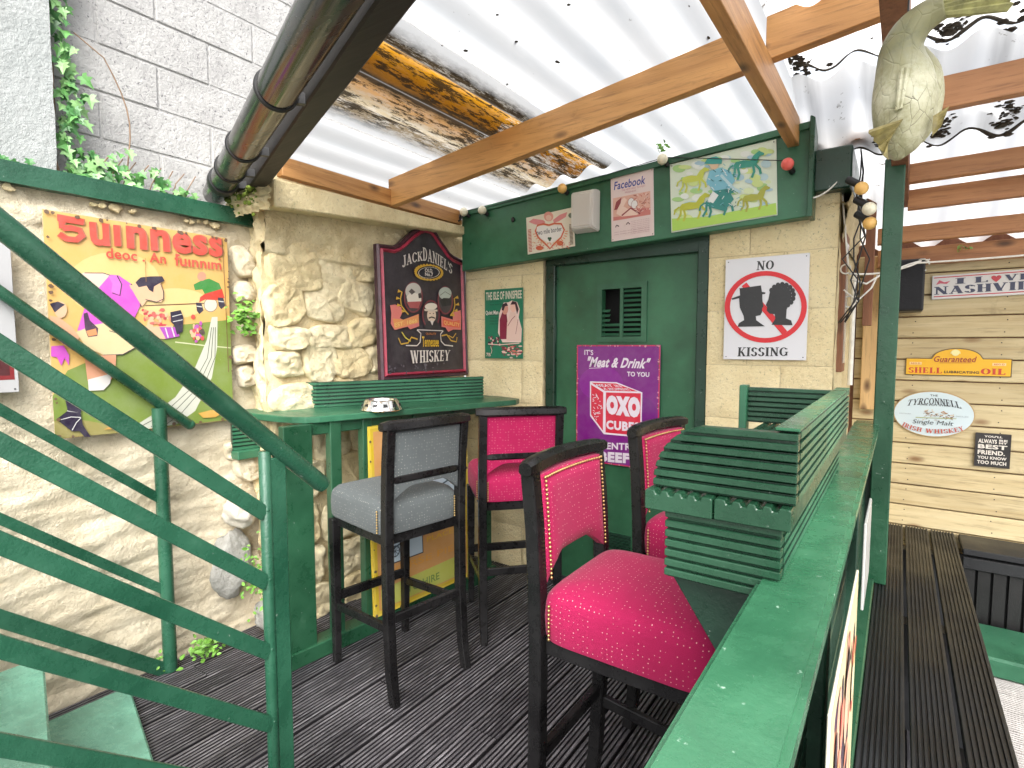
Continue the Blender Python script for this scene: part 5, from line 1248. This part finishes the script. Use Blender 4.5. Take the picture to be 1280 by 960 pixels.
s.ell(376, 582, 26, 40, srgb(235, 210, 185)); s.ell(374, 532, 36, 20, srgb(240, 228, 210)); s.poly([(334, 545), (412, 552), (410, 562), (336, 556)], srgb(225, 210, 190)); s.line([(358, 598), (376, 592), (396, 600)], .008, srgb(50, 40, 38)); s.line([(364, 572), (370, 572)], .005, BLK); s.line([(384, 573), (390, 573)], .005, BLK)
s.poly([(332, 650), (345, 618), (366, 612), (378, 640), (392, 614), (412, 625), (414, 655), (373, 664)], srgb(45, 40, 44)); s.poly([(366, 612), (388, 614), (378, 640)], Wn)
PK = srgb(232, 130, 122); OR = srgb(240, 160, 96)
s.poly([(135, 515), (165, 512), (200, 528), (205, 560), (190, 590), (210, 600), (300, 572), (302, 640), (250, 656), (235, 640), (160, 655), (138, 620), (142, 560)], PK); s.poly([(150, 590), (210, 600), (300, 576), (300, 620), (160, 650)], OR)
s.poly([(432, 590), (500, 612), (500, 572), (548, 560), (550, 600), (545, 672), (500, 668), (470, 680), (455, 655), (432, 650)], PK); s.poly([(440, 600), (500, 622), (540, 616), (540, 662), (440, 644)], srgb(240, 110, 80))
s.text('EST. 1866', ((160, 640), (290, 618), (290, 596), (160, 616)), srgb(250, 210, 120), .01); s.text('QUALITY', ((446, 640), (538, 658), (538, 634), (446, 614)), srgb(250, 210, 120), .01)
for sx, ox in ((1, 0), (-1, 700)):
    X = lambda x: ox + sx * x if sx > 0 else 700 - x
    L1 = [(205, 440), (195, 480), (200, 520), (225, 555), (240, 572)] if sx > 0 else [(512, 490), (515, 530), (505, 565), (485, 590)]
    s.line(L1, .008, GD)
    for (x, y) in L1[:4]: s.poly([(x, y), (x - 22 * sx, y - 14), (x - 26 * sx, y + 4)], GD)
s.line([(180, 700), (195, 735), (235, 730), (255, 700), (290, 712)], .008, GD); s.line([(200, 668), (220, 700), (250, 722)], .007, srgb(220, 200, 70)); s.line([(430, 700), (460, 695), (485, 730), (515, 738), (520, 712)], .008, GD); s.line([(470, 700), (495, 715), (515, 690)], .006, GD)
s.line([(288, 660), (310, 682), (304, 730), (286, 748), (222, 744)], .007, Wn); s.line([(440, 672), (424, 690), (426, 730), (446, 752), (494, 760)], .007, Wn); s.line([(288, 660), (436, 672)], .005, Wn)
s.text('QUALITY', ((338, 692), (400, 696), (400, 682), (338, 678)), srgb(200, 120, 50), .02)
s.text('Tennessee', ((316, 756), (412, 760), (412, 706), (316, 698)), srgb(235, 190, 40), .02)
s.serif('WHISKEY', ((250, 844), (468, 838), (476, 782), (246, 772)), Wn, 1.1)
rs = random.Random(9)
for k in range(26): s.ell(rs.uniform(120, 480), rs.uniform(850, 900), rs.uniform(2, 9), rs.uniform(2, 8), srgb(96, 90, 100), 7)
s.done()

# ---- green film poster on the left pillar
s = Sign('film_poster', 'small green poster of an embracing couple on the cream pillar left of the door', 'poster', YW(-2.168, 2.788, 1.320), .292, .430, None, .003, (.1, .3, .2))
s.q = None; GP = srgb(14, 122, 88); CR = srgb(240, 205, 190); MRN = srgb(140, 26, 60)
w, h = .292, .430
s.fill(GP, .001); s.tbox('THE ISLE OF INNISFREE', .01, .365, .272, .05, srgb(240, 225, 205), .02); 
for k in range(7): s.tbox('ORIGINAL SOUND TRACK', .04, .35 - .018 * k - (.03 if k > 1 else 0), .10, .008, srgb(8, 60, 44), 0)
s.tbox('Quiet Man', .008, .27, .10, .030, srgb(245, 235, 225), .02)
s.poly([(.105, .16), (.115, .28), (.15, .345), (.185, .345), (.21, .355), (.25, .345), (.27, .30), (.262, .25), (.285, .18), (.28, .10), (.14, .10)], srgb(245, 215, 205))
s.poly([(.12, .12), (.118, .24), (.14, .29), (.17, .285), (.18, .22), (.17, .12)], MRN); s.ell(.160, .305, .024, .034, srgb(225, 160, 140), 16); s.poly([(.134, .30), (.140, .335), (.170, .345), (.184, .325), (.160, .322), (.148, .295)], srgb(50, 12, 30))
s.ell(.222, .315, .024, .033, srgb(250, 200, 180), 16); s.poly([(.20, .33), (.215, .352), (.245, .345), (.262, .30), (.25, .27), (.242, .30), (.235, .33)], srgb(60, 15, 30)); s.poly([(.17, .11), (.175, .22), (.20, .285), (.24, .28), (.26, .22), (.28, .18), (.275, .11)], CR)
s.line([(.18, .20), (.21, .24), (.235, .26)], .004, MRN); s.line([(.24, .15), (.25, .20), (.258, .24)], .003, MRN)
rs = random.Random(3)
for k in range(30): s.ell(rs.uniform(.03, .12), rs.gauss(.108, .012), .006, .008, rs.choice([MRN, CR, srgb(60, 20, 40)]), 7)
for k in range(46): s.ell(rs.uniform(.14, .28), rs.gauss(.045, .018), rs.uniform(.004, .02), .005, rs.choice([MRN, CR, srgb(226, 120, 110), CR]), 7)
s.line([(.03, .09), (.12, .085), (.27, .095)], .006, CR); s.line([(.05, .075), (.06, .05), (.055, .03)], .004, CR); s.tbox('7B', .015, .012, .035, .022, CR, .02)
s.done()

# ---- purple enamel sign on the door
s = Sign('enamel_sign', 'purple enamel sign on the green door with a red and white cube box', 'sign', YW(-1.530, 2.832, .732), .497, .672, ((583, 648), (967, 694), (970, 106), (590, 118)), .004, (.3, .03, .2), wear=.16)
PU = srgb(128, 18, 132); s.fill(srgb(206, 40, 90), .0015); s.fill(PU, .008)
s.ell(700, 290, 100, 80, srgb(140, 24, 148)); s.ell(900, 450, 60, 100, srgb(118, 14, 128))
W2 = srgb(240, 228, 240); RO = srgb(222, 34, 66)
s.text("IT'S", ((624, 162), (664, 162), (664, 138), (624, 138)), W2, .02)
s.text('"Meat & Drink"', ((632, 216), (912, 216), (924, 168), (640, 168)), W2, .035, lambda u, v: (u + .02 * (v - .5), v)); s.line([(645, 222), (700, 218)], .003, W2)
s.text('TO YOU', ((818, 254), (920, 254), (920, 232), (818, 232)), W2, .03)
s.poly([(649, 281), (770, 282), (889, 326), (886, 536), (712, 524), (649, 440)], W2)
s.poly([(656, 287), (768, 288), (868, 322), (716, 322)], RO); s.poly([(654, 296), (710, 330), (708, 508), (654, 434)], RO); s.poly([(722, 330), (882, 330), (880, 528), (720, 516)], RO)
s.text('MEAT IN', ((680, 305), (800, 305), (780, 293), (676, 293)), W2, .02); s.text('A MOMENT', ((715, 319), (845, 319), (820, 308), (705, 308)), W2, .02)
rs = random.Random(8)
for k in range(26): 
    x, y = rs.uniform(660, 702), rs.uniform(320, 470); s.line([(x, y), (x + rs.uniform(4, 14), y + rs.uniform(-8, 12))], .004, W2)
s.text('OXO', ((724, 430), (880, 446), (880, 348), (724, 342)), W2, .10)
s.text('CUBES', ((724, 500), (876, 512), (878, 466), (724, 458)), W2, .05)
s.text('CONCENTRATED', ((598, 590), (958, 602), (958, 566), (598, 560)), W2, .03); s.text('BEEF', ((694, 652), (832, 660), (832, 612), (694, 604)), W2, .06)
s.rust(60, 4, srgb(225, 150, 160), .008); s.rust(30, 6, (.2, .09, .05), .006); s.screws(.014); s.done()

# ---- no kissing
s = Sign('warning_sign', 'white square sign with red prohibition ring over two black heads reading No Kissing', 'sign', YW(-.703, 2.786, 1.334), .358, .476, ((88, 478), (412, 478), (420, 55), (90, 82)), .004, (.82, .82, .84), wear=.05)
s.fill((.80, .80, .83), .001); RR = srgb(224, 34, 44)
s.serif('NO', ((212, 124), (280, 120), (282, 84), (214, 88)), BLK, 1.15); s.serif('KISSING', ((144, 466), (342, 462), (342, 428), (146, 430)), BLK, 1.15)
s.line([(165, 180), (328, 372)], .026, RR)
s.poly([(148, 200), (146, 196), (232, 184), (236, 210), (250, 212), (249, 218), (160, 232), (120, 242), (116, 236), (150, 224)], BLK)
s.poly([(146, 230), (238, 216), (238, 236), (240, 252), (244, 266), (238, 276), (238, 290), (232, 302), (214, 306), (216, 322), (250, 346), (142, 349), (148, 334), (168, 322), (166, 306), (150, 272)], BLK)
for k in range(13):
    a = math.radians(-100 + k * 21); s.ell(314 + 46 * math.cos(a), 224 - 44 * math.sin(a) * 1.0, 9, 10, BLK, 12)
s.ell(312, 226, 40, 42, BLK, 20)
s.poly([(268, 205), (262, 240), (252, 262), (258, 270), (256, 284), (268, 296), (288, 298), (290, 316), (276, 340), (358, 341), (352, 322), (332, 314), (334, 280), (348, 240), (330, 200)], BLK)
s.ell(251, 269, 161, 142, RR, 48, inner=.868); s.screws(.013); s.done()

# ---- three posters on the fascia
def on_fascia(x, z, w, dz=0): return frame((x, 2.7185, z), (1, 0, dz), (0, 0, 1))
s = Sign('poster', 'red and white heart poster with pink cherub, left of the plastic box light', 'poster', on_fascia(-1.797, 1.928, .3, .055), .312, .212, ((97, 332), (380, 281), (382, 40), (98, 102)), .003, (.8, .75, .65))
s.fill(srgb(244, 234, 212), .001); OR2 = srgb(226, 106, 70); PNK = srgb(236, 150, 150)
s.poly([(112, 128), (140, 108), (200, 118), (212, 130), (200, 150), (150, 145)], PNK); s.poly([(258, 118), (300, 86), (345, 70), (335, 100), (290, 128), (262, 136)], PNK); s.ell(233, 96, 28, 30, srgb(240, 165, 150)); s.ell(233, 104, 17, 18, srgb(250, 205, 185))
H_ = [(232, 150), (200, 142), (165, 150), (150, 185), (165, 225), (200, 260), (232, 296), (262, 262), (300, 228), (322, 180), (305, 142), (265, 140)]
s.line(H_ + H_[:1], .010, OR2); s.poly([(160, 160), (200, 152), (232, 160), (265, 150), (308, 154), (315, 185), (298, 222), (240, 262), (180, 235), (156, 190)], srgb(250, 246, 240))
s.text('two mile border', ((158, 214), (308, 186), (306, 158), (156, 180)), srgb(90, 90, 96), .01)
for (a, b) in ((228, 228), (238, 228), (233, 238)): s.ell(a, b + 4, 7, 8, srgb(40, 90, 60), 10)
s.ell(170, 292, 22, 14, OR2); s.ell(292, 262, 20, 16, OR2); s.ell(366, 92, 16, 16, srgb(120, 130, 110))
for k in range(16): s.line([(106, 180 + k * 9), (126, 176 + k * 9)], .004, srgb(205, 70, 60)); s.line([(352, 150 + k * 8), (372, 147 + k * 8)], .004, srgb(110, 90, 70))
rs = random.Random(4)
for k in range(60):
    x = rs.uniform(130, 350); y = rs.uniform(255, 300); s.line([(x, y), (x + rs.uniform(-12, 12), y + rs.uniform(-10, 4))], .003, rs.choice([OR2, srgb(230, 160, 90), srgb(214, 80, 80)]))
for k in range(16): a = math.pi * k / 16; s.line([(240 + 88 * math.cos(a), 190 + 70 * math.sin(a)), (240 + 104 * math.cos(a), 190 + 84 * math.sin(a))], .004, srgb(236, 140, 80))
s.done()
s = Sign('poster', 'pale pink retro poster with blue heading, right of the plastic box light', 'poster', on_fascia(-1.268, 1.946, .23, .03), .232, .332, None, .003, (.82, .75, .72))
s.q = None; s.fill(srgb(238, 216, 210), .001)
s.tbox('Facebook', .018, .262, .17, .042, srgb(58, 66, 150), .02, .12); s.tbox('THE NEW WAY TO MEET', .06, .248, .13, .010, srgb(200, 130, 140)); s.tbox('FRIENDS', .08, .234, .06, .009, srgb(200, 130, 140))
s.poly([(.012, .105), (.215, .105), (.215, .222), (.012, .222)], srgb(232, 180, 160)); BR = srgb(150, 56, 62)
s.poly([(.012, .105), (.215, .105), (.215, .14), (.14, .15), (.10, .12), (.012, .125)], srgb(214, 130, 120))
s.poly([(.03, .14), (.05, .20), (.075, .215), (.09, .20), (.07, .17), (.10, .15), (.13, .16), (.16, .12), (.14, .115), (.06, .12)], srgb(248, 214, 196)); s.poly([(.018, .16), (.03, .20), (.06, .218), (.055, .19), (.035, .16)], BR); s.line([(.06, .125), (.11, .155), (.16, .118)], .008, BR)
for (a, b) in ((.112, .185), (.13, .17)): s.ell(a, b, .018, .022, srgb(246, 240, 236), 16); s.ell(a, b, .018, .022, BR, 16, inner=.9)
rs = random.Random(2)
for k in range(50): x, y = rs.uniform(.13, .21), rs.uniform(.13, .215); s.line([(x, y), (x + rs.uniform(-.012, .012), y + rs.uniform(-.008, .012))], .0025, rs.choice([BR, srgb(200, 90, 80), srgb(250, 230, 220)]))
s.line([(.025, .07), (.032, .08), (.045, .072)], .005, srgb(60, 40, 44)); s.line([(.085, .075), (.095, .085), (.105, .074)], .005, srgb(90, 60, 60))
for k in range(8): s.tbox('sociable network of friends', .11, .085 - .009 * k, .10, .004, srgb(190, 140, 150)); 
for k in range(2): s.tbox('join today and see who is in', .02, .04 - .012 * k, .19, .006, srgb(180, 130, 140))
s.screws(.008); s.done()
s = Sign('poster', 'large watercolour print of a jockey and racehorses in greens and blues', 'poster', on_fascia(-.948, 1.955, .48, .045), .478, .332, ((0, 851), (384, 791), (386, 500), (0, 601)), .003, (.8, .85, .78), wear=.04)
s.fill(srgb(228, 240, 218), .001); YG = srgb(196, 216, 96); BLU = srgb(130, 196, 214); TQ = srgb(60, 165, 150)
rs = random.Random(6)
wash = [srgb(214, 232, 150), srgb(196, 226, 230), srgb(226, 240, 190), srgb(176, 220, 140), srgb(240, 246, 236), srgb(180, 212, 226)]
for k in range(90):
    x, y = rs.uniform(10, 370), rs.uniform(540, 810); y += -(x / 386) * 60 + 20; y = min(max(y, 625 - x * .26), 820 - x * .155); r = rs.uniform(8, 24); x = min(max(x, 26), 360)
    s.ell(x, y, r, r * rs.uniform(.3, .8), rs.choice(wash), 12)
s.poly([(4, 800), (120, 795), (250, 770), (380, 745), (382, 788), (4, 846)], srgb(178, 218, 90))
def horse(x, y, k, c, flip=1):
    P_ = lambda a, b: (x + a * k * flip, y + b * k - a * k * .12 * flip)
    s.poly([P_(0, 0), P_(10, -12), P_(36, -16), P_(60, -12), P_(72, -30), P_(92, -44), P_(110, -34), P_(108, -28), P_(92, -24), P_(84, 0), P_(72, 10), P_(40, 12), P_(10, 12)], c)
    for (a, b, e, f) in ((6, 6, -8, 46), (16, 10, 14, 52), (70, 8, 64, 50), (78, 4, 96, 40)): s.line([P_(a, b), P_((a + e) / 2 + 6, (b + f) / 2), P_(e, f)], .010 * k, c)
    s.line([P_(0, -2), P_(-14, 8), P_(-18, 24)], .008 * k, c)
horse(30, 760, 1.0, srgb(196, 200, 60)); horse(255, 730, .95, srgb(178, 180, 66)); horse(40, 660, .9, srgb(208, 216, 90)); horse(225, 605, 1.05, srgb(60, 160, 140)); horse(120, 745, 1.05, srgb(38, 140, 128))
s.poly([(140, 625), (180, 612), (215, 625), (232, 660), (200, 700), (150, 700), (128, 665)], BLU); s.poly([(150, 700), (205, 690), (225, 730), (190, 775), (140, 760)], srgb(46, 140, 132)); s.ell(155, 600, 18, 20, srgb(226, 196, 160)); s.poly([(122, 598), (134, 578), (165, 570), (186, 584), (184, 598), (150, 600)], srgb(64, 170, 160))
s.line([(180, 640), (225, 690), (250, 705)], .012, srgb(190, 220, 226)); s.poly([(150, 700), (170, 715), (150, 745), (130, 735)], srgb(240, 244, 240))
for k in range(60): x, y = rs.uniform(130, 250), rs.uniform(600, 770); s.line([(x, y), (x + rs.uniform(-14, 14), y + rs.uniform(-12, 12))], .003, rs.choice([srgb(40, 110, 110), srgb(240, 245, 240), srgb(120, 190, 200)]))
s.screws(.010); s.done()

# ---- signs on the pine wall
PWY = 3.655
s = Sign('wooden_sign', 'long white wooden sign with red stripes reading I love Nashville', 'sign', frame((.122, PWY, 1.640), (1, 0, .022), (0, 0, 1)), .49, .122, None, .014, (.78, .77, .75), wear=.2)
NV = srgb(36, 46, 84); RD = srgb(200, 34, 50)
s.fill(srgb(232, 230, 228), .001)
s.raw([(.008, .108), (.482, .108), (.482, .113), (.008, .113)], [(0, 1, 2, 3)], RD); s.raw([(.008, .011), (.482, .011), (.482, .016), (.008, .016)], [(0, 1, 2, 3)], RD)
s.serif('NASHVILLE', ((.010, .024), (.480, .024), (.480, .064), (.010, .064)), NV, 1.35); s.serif('I', ((.095, .072), (.135, .072), (.135, .101), (.095, .101)), NV, 1.3); s.serif('L', ((.170, .072), (.225, .072), (.225, .101), (.170, .101)), NV, 1.3); s.serif('VE', ((.285, .072), (.38, .072), (.38, .101), (.285, .101)), NV, 1.2)
hp = [(0, -1), (.55, -.4), (.95, .15), (.9, .65), (.5, .85), (.15, .7), (0, .45), (-.15, .7), (-.5, .85), (-.9, .65), (-.95, .15), (-.55, -.4)]
s.raw([(.253 + .020 * a, .086 + .018 * b) for a, b in hp], [tuple(range(12))], RD)
s.raw([(.016, .074), (.03, .098), (.05, .085), (.075, .09), (.06, .076), (.035, .080)], [tuple(range(6))], srgb(220, 90, 110))
s.done()
# yellow oil sign, stepped arch outline
w, h = .43, .092; ow = [(0, 0), (w, 0), (w, h * .98), (w * .74, h)]
arc_ = [(w * .5 + w * .235 * math.cos(math.radians(a)), h + .052 * math.sin(math.radians(a))) for a in range(10, 171, 10)]
ow = [(0, 0), (w, 0), (w, h), (w * .745, h)] + arc_ + [(w * .255, h), (0, h)]
s = Sign('oil_sign', 'yellow arched metal sign for guaranteed lubricating oil on the pine wall', 'sign', YW(.024, PWY, 1.243), w, h, None, .005, (.15, .10, .03), outline=ow, wear=.06)
YY = srgb(250, 190, 10); ii = inset(ow, .0045); s.raw(ii, [tuple(range(len(ii)))], YY)
RS = srgb(206, 58, 22); s.serif('SHELL', ((.014, .012), (.158, .012), (.158, .042), (.014, .042)), RS, 1.2); s.serif('OIL', ((.312, .012), (.408, .012), (.408, .042), (.312, .042)), RS, 1.2)
s.tbox('LUBRICATING', .166, .014, .140, .013, srgb(90, 60, 20), .03); s.tbox('Guaranteed', .118, .072, .17, .030, srgb(170, 50, 20), .015, .2); s.raw([(.145, .066), (.275, .068), (.275, .070), (.145, .068)], [(0, 1, 2, 3)], srgb(170, 50, 20))
for x in (.018, .355): s.raw([(x, .056), (x + .052, .056), (x + .052, .070), (x, .070)], [(0, 1, 2, 3)], srgb(252, 220, 150)); s.tbox('REG.D', x + .006, .059, .04, .008, RS, .02)
for k in range(9): a = math.radians(k * 22.5); s.raw([(.208, .118), (.208 + .021 * math.cos(a - .17), .118 + .019 * math.sin(a - .17)), (.208 + .021 * math.cos(a + .17), .118 + .019 * math.sin(a + .17))], [(0, 1, 2)], srgb(250, 236, 150))
s.ell(.208, .120, .016, .016, srgb(250, 240, 170)); s.done()
# oval whiskey sign
w, h = .345, .245; oe = [(w / 2 + w / 2 * math.cos(math.radians(a)), h / 2 + h / 2 * math.sin(math.radians(a))) for a in range(0, 360, 8)]
s = Sign('oval_sign', 'pale blue oval sign for single malt Irish whiskey on the pine wall', 'sign', YW(-.020, PWY, .917), w, h, None, .008, srgb(190, 160, 110), outline=oe, wear=.05)
ii = inset(oe, .005); s.raw(ii, [tuple(range(len(ii)))], srgb(214, 230, 236)); DK = srgb(50, 52, 58)
s.tbox('THE', .157, .216, .032, .010, DK, .02)
s.serif('TYRCONNELL', ((.055, .158), (.290, .158), (.278, .192), (.067, .192)), DK, 1.0, lambda u, v: (u, v + .45 * (1 - (2 * u - 1) ** 2)))
s.tbox('PURE POT STILL', .105, .166, .135, .008, DK, .02); rs = random.Random(3)
for k in range(55): s.line([(x := rs.uniform(.13, .26), y := .118 + rs.gauss(0, .012)), (x + rs.uniform(-.016, .016), y + rs.uniform(-.010, .010))], rs.uniform(.002, .005), rs.choice([srgb(150, 100, 60), srgb(190, 140, 90), srgb(100, 70, 50), srgb(220, 190, 150)]))
s.raw([(.10, .098), (.27, .104), (.27, .107), (.10, .102)], [(0, 1, 2, 3)], srgb(170, 180, 120)); s.tbox('Single Malt', .085, .060, .17, .030, DK, -.005, .25)
for x in (.028, .268): s.tbox('DISTILLED', x, .115, .05, .006, srgb(150, 160, 170))
s.serif('IRISH WHISKEY', ((.035, .038), (.310, .038), (.300, .060), (.045, .060)), srgb(196, 84, 66), 1.0, lambda u, v: (u, v + 1.25 * ((2 * u - 1) ** 2) - .75))
s.done()
s = Sign('small_sign', "black square sign reading You'll always be my best friend, you know too much", 'sign', frame((.330, PWY, .786), (1, 0, 0), (0, 0, 1)), .138, .172, None, .008, (.02, .02, .02), wear=.06)
s.fill(srgb(30, 26, 26), .001); CW = srgb(232, 224, 214)
for (b, x, y, w_, h_) in (("YOU'LL", .034, .151, .07, .010), ('ALWAYS', .012, .121, .072, .021), ('BE', .092, .134, .032, .010), ('MY', .092, .121, .032, .010), ('BEST', .012, .093, .112, .022), ('FRIEND.', .012, .063, .105, .022), ('YOU KNOW', .012, .040, .112, .015), ('TOO MUCH', .012, .014, .112, .018)): s.tbox(b, x, y, w_, h_, CW, .04)
s.rim(srgb(60, 50, 44), .0005, .003); s.done()

# ---- yellow framed sign leaning on the battens of the bar
s = Sign('framed_sign', 'brown sign in a yellow frame leaning on the bar battens behind the grey stool', 'sign', frame((-2.045, 1.735, .080), (.09, 1, 0), (-.03, 0, 1)), .66, .935, None, .015, srgb(222, 190, 40), wear=.25)
s.fill(srgb(214, 158, 92), .028); s.rim(srgb(240, 212, 70), .002, .012)
LB = srgb(170, 215, 232); s.serif('P', ((.09, .745), (.24, .745), (.24, .875), (.09, .875)), LB, 1.1)
s.tbox('FOR HIRE', .06, .695, .50, .030, srgb(226, 176, 60), .02)
for (x, y, w_, h_) in ((.055, .47, .26, .20), (.345, .47, .26, .20), (.055, .235, .26, .17), (.345, .33, .26, .13)):
    s.raw([(x, y), (x + w_, y), (x + w_, y + h_), (x, y + h_)], [(0, 1, 2, 3)], srgb(28, 30, 50)); s.raw([(x + .006, y + .006), (x + w_ - .006, y + .006), (x + w_ - .006, y + h_ - .006), (x + .006, y + h_ - .006)], [(0, 1, 2, 3)], srgb(196, 214, 226))
    c_ = (x + w_ * .3, y + h_ * .35)
    s.ell(c_[0], c_[1], .030, .030, srgb(24, 40, 60), 16, inner=.8)
    for k in range(4): a = k * math.pi / 4; s.line([(c_[0] - .028 * math.cos(a), c_[1] - .028 * math.sin(a)), (c_[0] + .028 * math.cos(a), c_[1] + .028 * math.sin(a))], .003, srgb(24, 40, 60))
    s.line([(c_[0] - .05, c_[1] - .01), (c_[0], c_[1] + .02), (c_[0] + .13, c_[1] + .06)], .009, srgb(30, 60, 80))
s.tbox('HORSE PIER', .06, .185, .54, .035, srgb(226, 160, 60), .02); s.tbox('PLACES', .34, .285, .22, .028, srgb(226, 176, 60), .02)
s.raw([(.04, .035), (.62, .035), (.62, .15), (.04, .13)], [(0, 1, 2, 3)], srgb(196, 200, 90)); s.tbox('TO HIRE', .20, .06, .22, .04, srgb(110, 140, 60), .02)
s.rust(30, 7, (.14, .09, .05), .012); s.done()

# ---- boards hung on the outer face of the fence
FW = lambda y, z: frame((-.052, y, z), (0, 1, 0), (0, 0, 1))
s = Sign('poster', 'colourful figure poster hung on the outer face of the fence above the bench', 'poster', FW(.70, .56), .50, .42, None, .004, (.8, .75, .6))
s.fill(srgb(232, 216, 170), .002); rs = random.Random(12)
for k in range(60): s.ell(rs.uniform(.05, .45), rs.uniform(.04, .38), rs.uniform(.01, .04), rs.uniform(.012, .05), rs.choice([srgb(200, 70, 60), srgb(232, 150, 120), srgb(240, 190, 160), srgb(90, 50, 90), srgb(60, 40, 60), srgb(240, 220, 180), srgb(236, 180, 120)]), 12)
s.ell(.25, .30, .05, .06, srgb(238, 190, 160)); s.poly([(.20, .34), (.25, .39), (.31, .34), (.28, .35), (.23, .35)], srgb(60, 30, 30)); s.done()
s = Sign('notice_board', 'thin white notice hung on the outer fence face further back beside the green post', 'sign', FW(1.45, .80), .26, .20, None, .006, (.5, .5, .48), dim=.6); s.fill(srgb(236, 234, 228), .004); s.done()
bpy.context.view_layer.update()
